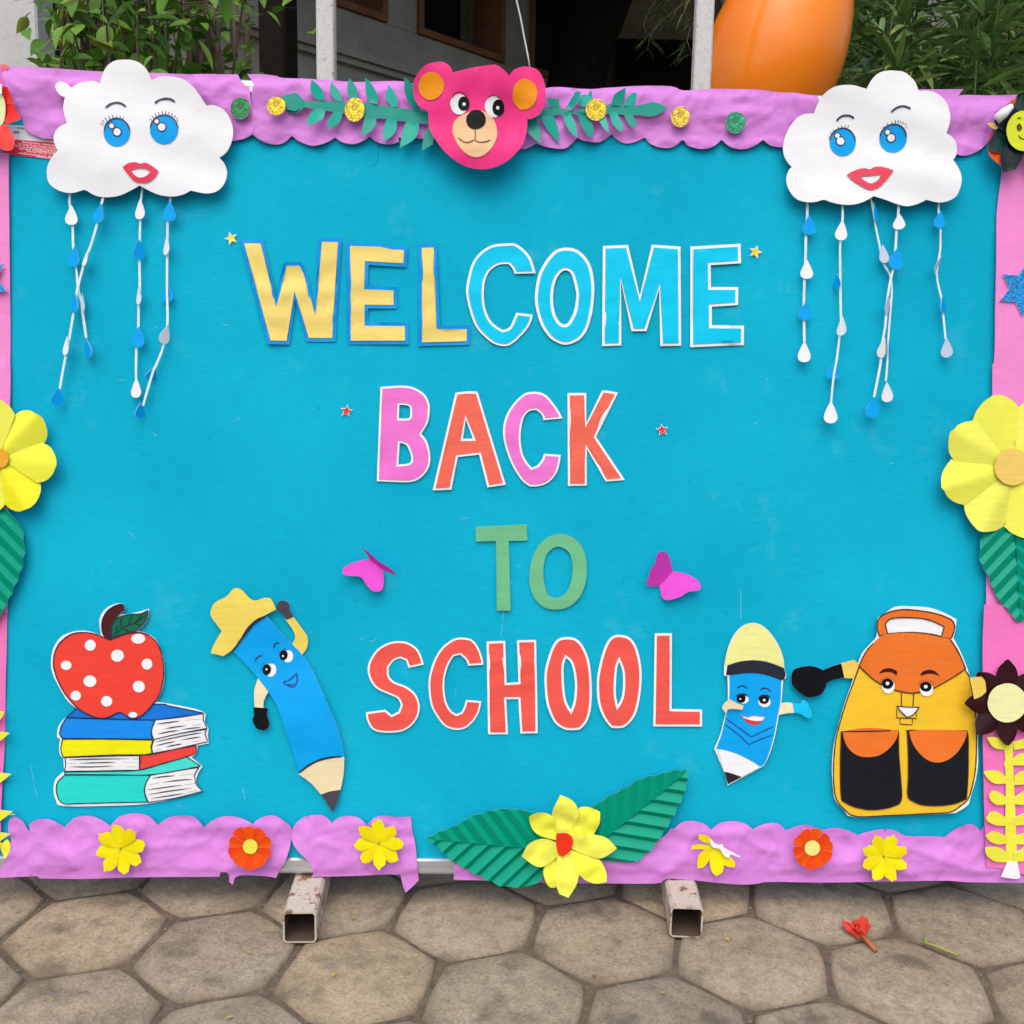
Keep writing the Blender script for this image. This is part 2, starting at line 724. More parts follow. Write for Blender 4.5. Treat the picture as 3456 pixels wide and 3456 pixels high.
PAVERS = [paver_mesh(k) for k in range(9)]
d3 = math.sqrt(3) * HR
n1 = Vector((math.cos(HPHI - math.pi / 6), math.sin(HPHI - math.pi / 6))) * d3
n2 = Vector((math.cos(HPHI - math.pi / 2), math.sin(HPHI - math.pi / 2))) * d3
for a in range(-16, 17):
    for b in range(-16, 17):
        c = HO + a * n1 + b * n2
        if not (-2.4 < c.x < 2.4 and 0.5 < c.y < 3.1):
            continue
        o = link(bpy.data.objects.new('paver', random.choice(PAVERS)), pavement)
        o.location = (c.x, c.y, random.uniform(-0.002, 0.0))
        o.rotation_euler = (random.gauss(0, 0.006), random.gauss(0, 0.006), random.choice(range(6)) * math.pi / 3 + random.gauss(0, 0.006))


# soil and grit lying in the joints
gm_v, gm_f = [], []
rg = random.Random(3)
for _ in range(2600):
    x, y = rg.uniform(-1.1, 1.1), rg.uniform(1.15, 2.3)
    # keep the ones near joints
    q = Vector((x, y)) - HO
    best = min((q - (a * n1 + b * n2)).length for a in range(-8, 9) for b in range(-8, 9) if abs((q - (a * n1 + b * n2)).x) < 0.4)
    if best < HR * 0.855:
        continue
    s = rg.uniform(0.0012, 0.0038)
    z = -0.0072 + rg.uniform(0, 0.003)
    k = len(gm_v)
    for dx, dy, dz in ((1, 0, 0), (0, 1, 0), (-1, 0, 0), (0, -1, 0), (0, 0, 1)):
        gm_v.append((x + dx * s * rg.uniform(.6, 1.2), y + dy * s * rg.uniform(.6, 1.2), z + dz * s))
    gm_f += [(k, k + 1, k + 4), (k + 1, k + 2, k + 4), (k + 2, k + 3, k + 4), (k + 3, k, k + 4)]
props(mesh_obj('gravel', gm_v, gm_f, plain('grit', (0.24, 0.20, 0.15, 1), 0.9)), 'fine grit gathered in the joints between hexagonal pavers', 'gravel', kind='stuff')


# ================================================================== stand of the board
def rust_material(base, rust=(0.16, 0.055, 0.02, 1), amount=0.5, name='chipped_paint', stretch=1.0):
    m, n, l, p = new_mat(name)
    t = tex_noise(n, l, 38, 6, 0.68)
    t2 = tex_noise(n, l, 150, 5, 0.7)
    c = mixc(n, l, ramp(n, l, t.outputs[0], [(amount, g_(0)), (amount + 0.06, g_(1))]), base, rust)
    c = mixc(n, l, ramp(n, l, t2.outputs[0], [(0.63, g_(0)), (0.67, g_(0.9))]), c, (0.06, 0.035, 0.022, 1))
    c = mixc(n, l, 1.0, c, ramp(n, l, t2.outputs[0], [(0.3, g_(0.75)), (0.6, g_(1.0))]), 'MULTIPLY')
    l.new(c, p.inputs['Base Color'])
    p.inputs['Roughness'].default_value = 0.7
    bump(n, l, p, t.outputs[0], 0.5, 0.002)
    return m


TUBE_MAT = rust_material((0.58, 0.51, 0.41, 1), (0.24, 0.12, 0.055, 1), 0.535, 'rusty_painted_tube')
POST_MAT = rust_material((0.68, 0.66, 0.62, 1), (0.36, 0.30, 0.24, 1), 0.60, 'white_chipped_post')
TUBE_IN = plain('tube_inside', (0.10, 0.065, 0.045, 1), 0.95)

stand = props(empty('board_stand', Matrix.Translation((0, 1.95, 0))), 'rusty white steel stand carrying the notice board, two posts and two feet', 'stand')
b_top = on_board(1728, 297)[1]
b_bot = on_board(1728, 2947)[1]


def tube(name, path_front, path_back, w, hgt, mat, wall=0.003):
    """open square tube lying on the ground from front to back"""
    a, b = Vector(path_front), Vector(path_back)
    d = (b - a).normalized()
    s = Vector((d.y, -d.x, 0)).normalized()
    v = []
    prof = []
    c = 0.005
    for ww, hh0, hh1, cc in ((w / 2, 0.0, hgt, c), (w / 2 - wall, wall, hgt - wall, c * 0.6)):
        prof.append([(-ww + cc, hh0), (ww - cc, hh0), (ww, hh0 + cc), (ww, hh1 - cc), (ww - cc, hh1), (-ww + cc, hh1), (-ww, hh1 - cc), (-ww, hh0 + cc)])
    for p in (a, b):
        for pr in prof:
            for x, z in pr:
                q = p + s * x
                v.append((q.x, q.y, q.z + z))
    f, fm = [], []
    for j in range(8):
        k = (j + 1) % 8
        f.append((j, k, 16 + k, 16 + j)); fm.append(0)                 # outside
        f.append((8 + k, 8 + j, 24 + j, 24 + k)); fm.append(1)         # inside
        f.append((k, j, 8 + j, 8 + k)); fm.append(0)                   # front rim
        f.append((16 + j, 16 + k, 24 + k, 24 + j)); fm.append(0)
    o = mesh_obj(name, v, f, [mat, TUBE_IN], None, fmat=fm)
    o.parent = stand
    o.matrix_parent_inverse = stand.matrix_world.inverted()
    return o


pL, pR = at_ground(1012, 3184), at_ground(2314, 3166)
postL, postR = at_depth(1101, 150, 2.16), at_depth(2372, 150, 2.16)
tube('foot', (pL.x, pL.y, 0.001), (postL.x - 0.005, 2.55, 0.001), TUBE, TUBE, TUBE_MAT)
tube('foot', (pR.x, pR.y, 0.001), (postR.x - 0.01, 2.55, 0.001), TUBE, TUBE, TUBE_MAT)
for p in (postL, postR):
    v, f = box_mesh(p.x - 0.0175, p.x + 0.0175, 2.145, 2.18, TUBE + 0.002, 2.35, 0.003)
    o = mesh_obj('upright', v, f, POST_MAT)
    o.parent = stand
    o.matrix_parent_inverse = stand.matrix_world.inverted()


# ================================================================== the notice board
def felt_material():
    m, n, l, p = new_mat('blue_pinboard_fabric')
    t = tex_noise(n, l, 3.0, 4, 0.5)
    c = ramp(n, l, t.outputs[0], [(0.3, rgb(10, 166, 197)), (0.7, rgb(18, 180, 210))])
    t2 = tex_noise(n, l, 850, 2, 0.6)
    c = mixc(n, l, 1.0, c, ramp(n, l, t2.outputs[0], [(0.3, g_(0.86)), (0.7, g_(1.06))]), 'MULTIPLY')
    mp = n.new('ShaderNodeMapping')
    mp.inputs['Scale'].default_value = (35, 420, 1)
    tcw = n.new('ShaderNodeTexCoord')
    l.new(tcw.outputs['Object'], mp.inputs['Vector'])
    tw = n.new('ShaderNodeTexNoise')
    tw.inputs['Scale'].default_value = 1.0
    tw.inputs['Detail'].default_value = 4
    l.new(mp.outputs[0], tw.inputs['Vector'])
    c = mixc(n, l, 1.0, c, ramp(n, l, tw.outputs[0], [(0.3, g_(0.90)), (0.7, g_(1.06))]), 'MULTIPLY')
    # rubbed, chalky patches
    t3 = tex_noise(n, l, 7, 6, 0.72)
    c = mixc(n, l, ramp(n, l, t3.outputs[0], [(0.58, g_(0)), (0.8, g_(0.22))]), c, rgb(120, 205, 225))
    l.new(c, p.inputs['Base Color'])
    p.inputs['Roughness'].default_value = 0.9
    p.inputs['Specular IOR Level'].default_value = 0.08
    tc = n.new('ShaderNodeTexCoord')
    w = n.new('ShaderNodeTexWave')
    w.inputs['Scale'].default_value = 260
    w.inputs['Distortion'].default_value = 3
    w.bands_direction = 'Y'
    l.new(tc.outputs['Object'], w.inputs['Vector'])
    bump(n, l, p, w.outputs['Fac'], 0.15, 0.0006)
    return m


FELT = felt_material()
ALU = plain('aluminium_frame', (0.62, 0.64, 0.66, 1), 0.32, 0.75)
uL, uR = on_board(-150, 1700)[0], on_board(3600, 1700)[0]
FW = 0.027
board = props(empty('notice_board', BFRAME @ Matrix.Translation((0, b_bot, 0))), 'large turquoise blue notice board with aluminium frame leaning on its stand', 'notice board')


def bpart(name, x0, x1, y0, y1, z0, z1, mat, c=0.0):
    return box(name, x0, x1, y0 - b_bot, y1 - b_bot, z0, z1, mat, board, c)


bpart('panel', uL + FW * 0.5, uR - FW * 0.5, b_bot + FW * 0.5, b_top - FW * 0.5, -0.014, 0.0, FELT)


def frame_bar(vertical, a0, a1, c):
    """moulded aluminium rail: stepped section swept along the edge"""
    prof = [(-FW / 2, -0.018), (-FW / 2, 0.006), (-FW * 0.36, 0.0085), (-FW * 0.12, 0.0085), (-FW * 0.08, 0.006), (FW * 0.0, 0.006), (FW * 0.04, 0.0085), (FW * 0.38, 0.0085), (FW / 2, 0.005), (FW / 2, -0.018)]
    v = []
    for t in (a0, a1):
        for s, z in prof:
            v.append((c + s, t - b_bot, z) if vertical else (t, c + s - b_bot, z))
    n = len(prof)
    f = [tuple(range(n)), tuple(range(2 * n - 1, n - 1, -1))]
    for j in range(n):
        k = (j + 1) % n
        f.append((j, j + n, k + n, k))
    o = mesh_obj('frame_rail', v, f, ALU, board)
    bm_fix(o)


def bm_fix(o):
    import bmesh
    bm = bmesh.new()
    bm.from_mesh(o.data)
    bmesh.ops.recalc_face_normals(bm, faces=bm.faces)
    bm.to_mesh(o.data)
    bm.free()


frame_bar(False, uL, uR, b_bot + FW / 2)
frame_bar(False, uL, uR, b_top - FW / 2)
frame_bar(True, b_bot + FW, b_top - FW, uL + FW / 2)
frame_bar(True, b_bot + FW, b_top - FW, uR - FW / 2)

# scratches and chalk marks on the fabric
CHALK = plain('scratch_mark', rgb(120, 205, 228), 0.8)
CHALK2 = plain('dark_scratch', rgb(10, 85, 115), 0.8)


def board_lines(name, lines, w, mat):
    verts, faces = [], []
    for ln in lines:
        P = [Vector(on_board(*p)) for p in smooth_poly(ln, 60, 2, closed=False)]
        k0, n = len(verts), len(P)
        for i, p in enumerate(P):
            t = (P[min(i + 1, n - 1)] - P[max(i - 1, 0)]).normalized()
            nn = Vector((-t.y, t.x)) * w * PX * 0.5 * (0.3 + 0.7 * random.random())
            for s in (-1, 1):
                q = p + nn * s
                verts.append((q.x, q.y - b_bot, 0.0005))
        for i in range(n - 1):
            a = k0 + 2 * i
            faces.append((a, a + 2, a + 3, a + 1))
    return mesh_obj(name, verts, faces, mat, board)


sc = []
rs = random.Random(11)
for _ in range(26):
    x, y = rs.uniform(150, 3300), rs.uniform(600, 2650)
    a = rs.uniform(0, 3.14)
    L = rs.uniform(8, 40)
    sc.append([(x, y), (x + L * math.cos(a) * .5 + 2, y + L * math.sin(a) * .5), (x + L * math.cos(a), y + L * math.sin(a))])
sc += [[(1698, 2062), (1696, 2100), (1690, 2150)], [(103, 2580), (115, 2640), (127, 2695)], [(820, 2660), (828, 2700)], [(1212, 2155), (1228, 2156), (1236, 2150)], [(1247, 2163), (1262, 2164), (1270, 2154)], [(2500, 1990), (2500, 2090)]]
board_lines('scratch', sc, 1.9, CHALK)['kind'] = 'stuff'
sd = []
for _ in range(60):
    x, y = rs.uniform(60, 3300), rs.uniform(560, 2700)
    sd.append([(x, y), (x + 3, y + 1), (x + rs.uniform(3, 7), y + rs.uniform(-3, 5))])
sd += [[(1277, 490), (1277, 530), (1273, 545), (1262, 563), (1258, 556)]]
board_lines('pin_mark', sd, 2.6, CHALK2)['kind'] = 'stuff'


# ================================================================== building, walls and plants behind the board
def plaster(name, col, dirt=0.35, scale=3.0):
    m, n, l, p = new_mat(name)
    t = tex_noise(n, l, scale, 7, 0.65)
    c = mixc(n, l, 1.0, col, ramp(n, l, t.outputs[0], [(0.3, g_(1 - dirt)), (0.65, g_(1.0))]), 'MULTIPLY')
    t2 = tex_noise(n, l, 60, 5, 0.7)
    c = mixc(n, l, 1.0, c, ramp(n, l, t2.outputs[0], [(0.3, g_(0.85)), (0.6, g_(1.0))]), 'MULTIPLY')
    l.new(c, p.inputs['Base Color'])
    p.inputs['Roughness'].default_value = 0.95
    p.inputs['Specular IOR Level'].default_value = 0.08
    bump(n, l, p, t2.outputs[0], 0.3, 0.004)
    return m


GREY_WALL = plaster('grey_plaster', (0.33, 0.33, 0.28, 1))
TRIM = plaster('brown_trim', (0.20, 0.10, 0.05, 1), 0.3, 8)
DARK = plaster('painted_shade', (0.015, 0.014, 0.013, 1), 0.3)  # near-black colour stands in for shade in openings and gaps
DARKBROWN = plaster('dark_brown_column', (0.02, 0.014, 0.011, 1), 0.3, 6)
WHITE_WALL = plaster('white_plaster', (0.62, 0.62, 0.60, 1), 0.18)
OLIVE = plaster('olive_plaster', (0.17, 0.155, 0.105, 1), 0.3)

WD = Vector((math.sin(R_(40)), math.cos(R_(40)), 0))
W0 = at_depth(1000, 18, 5.0)
W0.z = 0
WM = Matrix.Identity(4)
_wn = Vector((-WD.y, WD.x, 0))                       # away from the camera (into the building)
for i in range(3):
    WM[i][0], WM[i][1], WM[i][2], WM[i][3] = WD[i], _wn[i], (0, 0, 1)[i], W0[i]


def wall_t(sx, sy=200):
    d = ray(sx, sy)
    # distance along the wall where the vertical plane through the ray meets it
    a = np.array([[d.x, -WD.x], [d.y, -WD.y]])
    s = np.linalg.solve(a, np.array([W0.x, W0.y]))
    return float(s[1])


t1, t2, t3, t4, t5 = wall_t(1301), wall_t(1406), wall_t(1696), wall_t(1783), wall_t(2040)
SILL, LEDGE = 2.59, 2.37
bld = props(empty('school_building', WM), 'grey plastered building with brown trimmed dark window openings behind the board', 'building')


def wpart(name, x0, x1, y0, y1, z0, z1, mat, parent=None):
    v, f = box_mesh(x0, x1, y0, y1, z0, z1)
    return mesh_obj(name, v, f, mat, parent or bld)


wpart('wall', -0.85, t5, 0.0, 0.25, 0.0, SILL, GREY_WALL)
for a, b in ((t1, t2), (t3, t4)):
    wpart('pier', a, b, 0.0, 0.25, SILL + 0.002, 3.3, GREY_WALL)
wpart('ledge', -0.85, t5, -0.05, -0.002, LEDGE, LEDGE + 0.035, GREY_WALL)
wpart('ledge', -0.85, t5, -0.03, -0.002, LEDGE - 0.03, LEDGE - 0.002, GREY_WALL)
TW = 0.035
for a, b in ((-0.8, t1), (t2, t3), (t4, t5)):
    w = wpart('window', a + 0.05, b - 0.05, 0.28, 0.30, SILL, 3.3, DARK)  # black sheet, the unlit room's shade put into its colour
    wpart('sill', a, b, -0.02, 0.22, SILL + 0.002, SILL + TW, TRIM, w)
    if a > -0.5:
        wpart('jamb', a, a + TW, -0.02, 0.2, SILL + TW + 0.002, 3.298, TRIM, w)
    wpart('jamb', b - TW, b, -0.02, 0.2, SILL + TW + 0.002, 3.298, TRIM, w)
wpart('interior_wall', -0.85, 8.0, 3.2, 3.4, 0.0, 3.3, DARK)  # back wall coloured near-black to keep the background dark
wpart('shade_roof', -0.9, 9.0, -1.3, 6.0, 3.302, 3.6, GREY_WALL)  # unseen slab added overhead to keep daylight off the background
# dark brown column standing before the wall at the left
c0, c1 = at_depth(872, 150, 4.3), at_depth(962, 150, 4.3)
props(box('column', c0.x, c1.x, 4.3, 4.55, 0.0, 3.25, DARKBROWN, c=0.01), 'dark brown square column in front of the grey wall', 'column')
# white wall at the far left
c1 = at_depth(128, 150, 4.2)
props(box('boundary_wall', c1.x - 2.5, c1.x, 4.2, 4.5, 0.0, 3.4, WHITE_WALL, c=0.008), 'white plastered wall at the far left edge', 'wall')
# added black box whose colour stands in for shade between white wall and column
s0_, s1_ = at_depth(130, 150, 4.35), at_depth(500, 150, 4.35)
props(box('shade_backing', s0_.x, s1_.x, 4.35, 4.45, 0.0, 3.3, DARK), 'added black partition behind the leafy shrub', 'backdrop')
# olive wall further right with a black slab painting the shade of an opening
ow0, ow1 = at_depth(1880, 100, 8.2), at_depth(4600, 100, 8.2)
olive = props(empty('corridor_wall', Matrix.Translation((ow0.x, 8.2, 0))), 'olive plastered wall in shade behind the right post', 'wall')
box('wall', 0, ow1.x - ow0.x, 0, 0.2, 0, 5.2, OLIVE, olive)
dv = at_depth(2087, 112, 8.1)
box('opening_shade', dv.x - ow0.x, at_depth(2420, 112, 8.1).x - ow0.x, -0.10, -0.004, 0, dv.z, DARK, olive)
# dark tree trunk between building and corridor wall
def bark_material():
    m, n, l, p = new_mat('dark_bark')
    t = tex_noise(n, l, 14, 7, 0.7)
    l.new(ramp(n, l, t.outputs[0], [(0.3, (0.004, 0.004, 0.003, 1)), (0.7, (0.014, 0.011, 0.008, 1))]), p.inputs['Base Color'])
    p.inputs['Roughness'].default_value = 0.95
    p.inputs['Specular IOR Level'].default_value = 0.03
    bump(n, l, p, t.outputs[0], 0.9, 0.03)
    return m


BARK = bark_material()


def tapered(pts, radii, seg=12, wob=0.06, seed=0):
    rnd = random.Random(seed)
    v, f = [], []
    n = len(pts)
    for i, p in enumerate(pts):
        t = (Vector(pts[min(i + 1, n - 1)]) - Vector(pts[max(i - 1, 0)])).normalized()
        x = t.orthogonal().normalized()
        if abs(t.z) > 0.5:
            x = Vector((1, 0, 0)) - t * t.x
            x.normalize()
        y = t.cross(x)
        for j in range(seg):
            a = 2 * math.pi * j / seg
            q = Vector(p) + (x * math.cos(a) + y * math.sin(a)) * radii[i] * (1 + wob * rnd.uniform(-1, 1))
            v.append(tuple(q))
    for i in range(n - 1):
        for j in range(seg):
            a, b = i * seg + j, i * seg + (j + 1) % seg
            f.append((a, b, b + seg, a + seg))
    f.append(tuple(reversed(range(seg))))
    f.append(tuple(range((n - 1) * seg, n * seg)))
    return v, f


tr = [at_depth(x, y, 6.0) for x, y in ((1930, 420), (1945, 300), (1960, 200), (1985, 110), (2020, 0), (2060, -150))]
tr = [Vector((tr[0].x - 0.05, 6.0, 0)), Vector((tr[0].x - 0.02, 6.0, 1.0))] + tr
tv, tf = tapered([tuple(p) for p in tr], [0.26, 0.20, 0.165, 0.16, 0.16, 0.165, 0.18, 0.2], 16, 0.05, 2)
tree = props(empty('tree', Matrix.Identity(4)), 'thick dark tree trunk beside the dark window openings', 'tree')
mesh_obj('trunk', tv, tf, BARK, tree, smooth=True)


# ------------------------------------------------------------------ leaves
def leaf_material(name, stops, rough=0.42, trans=0.12, spec=0.22):
    m, n, l, p = new_mat(name)
    oi = n.new('ShaderNodeObjectInfo')
    geo = n.new('ShaderNodeNewGeometry')
    ad = n.new('ShaderNodeMath')
    ad.operation = 'ADD'
    l.new(oi.outputs['Random'], ad.inputs[0])
    l.new(geo.outputs['Random Per Island'], ad.inputs[1])
    fr = n.new('ShaderNodeMath')
    fr.operation = 'FRACT'
    l.new(ad.outputs[0], fr.inputs[0])
    c = ramp(n, l, fr.outputs[0], stops)
    t = tex_noise(n, l, 30, 4)
    c = mixc(n, l, 1.0, c, ramp(n, l, t.outputs[0], [(0.3, g_(0.75)), (0.7, g_(1.1))]), 'MULTIPLY')
    l.new(c, p.inputs['Base Color'])
    p.inputs['Roughness'].default_value = rough
    p.inputs['Specular IOR Level'].default_value = spec
    tr_ = n.new('ShaderNodeBsdfTranslucent')
    l.new(c, tr_.inputs['Color'])
    mx = n.new('ShaderNodeMixShader')
    mx.inputs[0].default_value = trans
    l.new(p.outputs[0], mx.inputs[1])
    l.new(tr_.outputs[0], mx.inputs[2])
    out = n['Material Output']
    l.new(mx.outputs[0], out.inputs['Surface'])
    return m


def leaf_shape(L, W, seg, fold, droop, tipk=1.0):
    """pointed leaf along +x, creased on the midrib"""
    v, f = [], []
    for i in range(seg + 1):
        t = i / seg
        w = W * 0.5 * (math.sin(math.pi * min(1, t ** 0.8)) ** tipk) * (1 if t < 1 else 0)
        z = -droop * L * t * t
        v += [(L * t, -w, z + fold * w), (L * t, 0, z), (L * t, w, z + fold * w)]
    for i in range(seg):
        a = 3 * i
        f += [(a, a + 3, a + 4, a + 1), (a + 1, a + 4, a + 5, a + 2)]
    return v, f


def place(M4, v):
    return [tuple(M4 @ Vector(p)) for p in v]


def aim(p, d, roll=0.0, s=1.0):
    x = Vector(d).normalized()
    up = Vector((0, 0, 1))
    y = up.cross(x)
    if y.length < 1e-3:
        y = Vector((0, 1, 0))
    y.normalize()
    z = x.cross(y)
    m = Matrix.Identity(4)
    for i in range(3):
        m[i][0], m[i][1], m[i][2], m[i][3] = x[i], y[i], z[i], p[i]
    return m @ Matrix.Rotation(roll, 4, 'X') @ Matrix.Scale(s, 4)


def plant(name, label, cat, base, stems, leaves, leafmats, leafgeo, stem_mat, nmax=290):
    """stems: list of (pts, radii); leaves: list of matrices, largest in view first"""
    root = props(empty(name, Matrix.Translation(base)), label, cat)
    inv = root.matrix_world.inverted()
    for k, (pts, rad) in enumerate(stems):
        v, f = tapered(pts, rad, 7, 0.08, k)
        o = mesh_obj('stem', v, f, stem_mat, None, smooth=True)
        o.parent = root
        o.matrix_parent_inverse = inv
    meshes = []
    for gv_, gf_ in leafgeo:
        for mm in leafmats:
            me = bpy.data.meshes.new('leaf')
            me.from_pydata(gv_, [], gf_)
            me.materials.append(mm)
            me.polygons.foreach_set('use_smooth', [True] * len(gf_))
            me.update()
            meshes.append(me)
    for k, m4 in enumerate(leaves[:nmax]):
        o = link(bpy.data.objects.new('leaf', random.choice(meshes)), root)
        o.matrix_parent_inverse = inv
        o.matrix_basis = m4
    rest = leaves[nmax:]
    if rest:
        V, F = [], []
        for m4 in rest:
            gv_, gf_ = random.choice(leafgeo)
            k0 = len(V)
            V += place(m4, gv_)
            F += [tuple(i + k0 for i in f) for f in gf_]
        o = mesh_obj('foliage', V, F, leafmats[0], None, smooth=True)
        o.parent = root
        o.matrix_parent_inverse = inv
        o['kind'] = 'stuff'
    return root


G1 = leaf_material('shrub_leaf', [(0.0, (0.050, 0.135, 0.015, 1)), (0.5, (0.10, 0.24, 0.025, 1)), (0.85, (0.18, 0.34, 0.04, 1)), (1.0, (0.30, 0.28, 0.05, 1))])
G2 = leaf_material('oleander_leaf', [(0.0, (0.060, 0.135, 0.030, 1)), (0.5, (0.125, 0.235, 0.060, 1)), (0.85, (0.20, 0.33, 0.09, 1)), (1.0, (0.34, 0.42, 0.12, 1))], 0.34, 0.2, 0.5)
TWIG = plaster('twig_bark', (0.16, 0.12, 0.085, 1), 0.3, 20)

# --- left shrub: broad pointed leaves on long arching stems
rnd = random.Random(21)
stems, leaves = [], []


def photo_key(m4):
    p = m4.translation
    return p.y


for k in range(46):
    sx = rnd.uniform(170, 520) if k < 34 else rnd.uniform(480, 860)
    y = rnd.uniform(2.75, 3.7)
    top = at_depth(sx, rnd.uniform(-160, 90), y)
    b = Vector((top.x * 0.75 - 0.25 + rnd.uniform(-0.2, 0.2), y + rnd.uniform(-0.15, 0.15), 0))
    lean = Vector((rnd.uniform(-0.35, 0.5), rnd.uniform(-0.25, 0.15), 0))
    P = []
    for i in range(7):
        t = i / 6
        q = b.lerp(top, t) + lean * math.sin(t * math.pi) * 0.3
        P.append(q)
    end = P[-1] + Vector((rnd.uniform(-0.25, 0.4), rnd.uniform(-0.2, 0.1), rnd.uniform(-0.12, 0.08)))
    P.append(end)
    r0 = rnd.uniform(0.006, 0.013)
    stems.append(([tuple(p) for p in P], [r0 * (1 - 0.82 * i / 7) for i in range(8)]))
    dens = 32 if k < 34 else 14
    for _ in range(dens):
        t = rnd.uniform(0.55, 1.0)
        i = min(6, int(t * 7))
        q = P[i].lerp(P[i + 1], t * 7 - i) + Vector((rnd.gauss(0, 0.06), rnd.gauss(0, 0.06), rnd.gauss(0, 0.05)))
        d = Vector((rnd.uniform(-1, 1), rnd.uniform(-1, 0.4), rnd.uniform(-0.7, 0.35)))
        leaves.append(aim(q, d, rnd.uniform(-0.8, 0.8), rnd.uniform(0.65, 1.25)))
leaves.sort(key=photo_key)
base = (-1.6, 3.3, 0)
plant('leafy_shrub', 'leafy green shrub with tangled woody stems behind the left part of board', 'shrub', base, stems, leaves, [G1],
      [leaf_shape(0.070, 0.038, 6, 0.25, 0.15), leaf_shape(0.060, 0.031, 6, 0.35, 0.25), leaf_shape(0.075, 0.033, 6, 0.2, 0.3)], TWIG)
# --- bare woody stems of the climber
cl = []
for k in range(16):
    sx = rnd.uniform(590, 800)
    y = rnd.uniform(3.3, 3.7)
    a = at_depth(sx + rnd.uniform(-60, 120), 330, y)
    b = at_depth(sx - rnd.uniform(-60, 140), -60, y)
    a0 = Vector((a.x + rnd.uniform(-0.1, 0.1), y, 0))
    pts = [a0, a0.lerp(a, 0.6) + Vector((rnd.uniform(-.04, .04), 0, 0)), a, a.lerp(b, 0.35) + Vector((rnd.uniform(-.03, .03), 0, 0)), a.lerp(b, 0.7) + Vector((rnd.uniform(-.03, .03), 0, 0)), b]
    r0 = rnd.uniform(0.004, 0.012)
    cl.append(([tuple(p) for p in pts], [r0 * (1.2 - 0.1 * i) for i in range(6)]))
lv = []
for k in range(60):
    y = rnd.uniform(3.1, 3.5)
    q = at_depth(rnd.uniform(540, 870), rnd.uniform(-30, 300), y)
    lv.append(aim(q, Vector((rnd.uniform(-1, 1), rnd.uniform(-1, 0.2), rnd.uniform(-0.5, 0.3))), rnd.uniform(-.7, .7), rnd.uniform(0.6, 1.0)))
plant('woody_climber', 'bundle of bare brown climber stems beside the dark column', 'climber', (-1.0, 3.5, 0), cl, lv, [G1],
      [leaf_shape(0.07, 0.034, 6, 0.25, 0.2)], TWIG)

# --- oleander on the right: whorls of long narrow leaves
rnd = random.Random(5)
stems, leaves = [], []
for k in range(82):
    sx = rnd.uniform(2760, 3640)
    y = rnd.uniform(2.55, 3.9)
    top = at_depth(sx, rnd.uniform(-260, 330), y)
    b = Vector((top.x + rnd.uniform(-0.25, 0.25), y + rnd.uniform(-0.1, 0.2), 0))
    P = [b.lerp(top, i / 5) + Vector((rnd.uniform(-.02, .02), rnd.uniform(-.02, .02), 0)) for i in range(6)]
    r0 = rnd.uniform(0.004, 0.007)
    stems.append(([tuple(p) for p in P], [r0 * (1 - 0.14 * i) for i in range(6)]))
    ax = (P[-1] - P[-2]).normalized()
    for w in range(8):
        q0 = top - Vector((0, 0, 0.055 * w))
        for j in range(4):
            a = rnd.uniform(0, 6.28)
            el = rnd.uniform(0.25, 1.1) - w * 0.13
            d = Vector((math.cos(a) * math.cos(el), math.sin(a) * math.cos(el), math.sin(el)))
            leaves.append(aim(q0, d, rnd.uniform(-0.5, 0.5), rnd.uniform(0.6, 1.15)))
leaves = [m for m in leaves if m.translation.z > 1.2]
leaves.sort(key=photo_key)
plant('oleander_bush', 'dense oleander bush with long narrow dark green leaves behind right side', 'bush', (1.3, 3.2, 0), stems, leaves, [G2],
      [leaf_shape(0.15, 0.021, 6, 0.3, 0.18, 0.8), leaf_shape(0.13, 0.018, 6, 0.35, 0.05, 0.8), leaf_shape(0.17, 0.022, 6, 0.25, 0.3, 0.8)], plaster('green_stem', (0.09, 0.12, 0.04, 1), 0.3, 20))

# --- hanging needle branch before the olive wall
rnd = random.Random(9)
stems, leaves = [], []
for k in range(7):
    a = at_depth(rnd.uniform(2230, 2420), -120, 5.5)
    b = at_depth(rnd.uniform(2190, 2360), rnd.uniform(20, 190), 5.5)
    P = [a.lerp(b, i / 6) + Vector((0.05 * math.sin(i), 0, 0)) for i in range(7)]
    stems.append(([tuple(p) for p in P], [0.006 * (1 - 0.1 * i) for i in range(7)]))
    for _ in range(34):
        t = rnd.uniform(0.05, 0.999)
        i = min(5, int(t * 6))
        q = P[i].lerp(P[i + 1], t * 6 - i)
        d = Vector((rnd.choice((-1, 1)) * rnd.uniform(0.4, 1), rnd.uniform(-.4, .4), rnd.uniform(-0.9, -0.1)))
        leaves.append(aim(q, d, 0, rnd.uniform(0.6, 1.2)))
top = at_depth(2330, -300, 5.5)
stems.append(([(top.x + 0.5, 5.7, 0), (top.x + 0.45, 5.7, 1.6), (top.x + 0.3, 5.6, 2.6), (top.x, 5.5, top.z)], [0.05, 0.045, 0.035, 0.02]))
plant('feathery_tree', 'dark feathery hanging branch in front of the olive wall', 'tree', (top.x + 0.5, 5.7, 0), stems, leaves, [G2],
      [leaf_shape(0.10, 0.012, 4, 0.2, 0.2, 0.7)], TWIG)

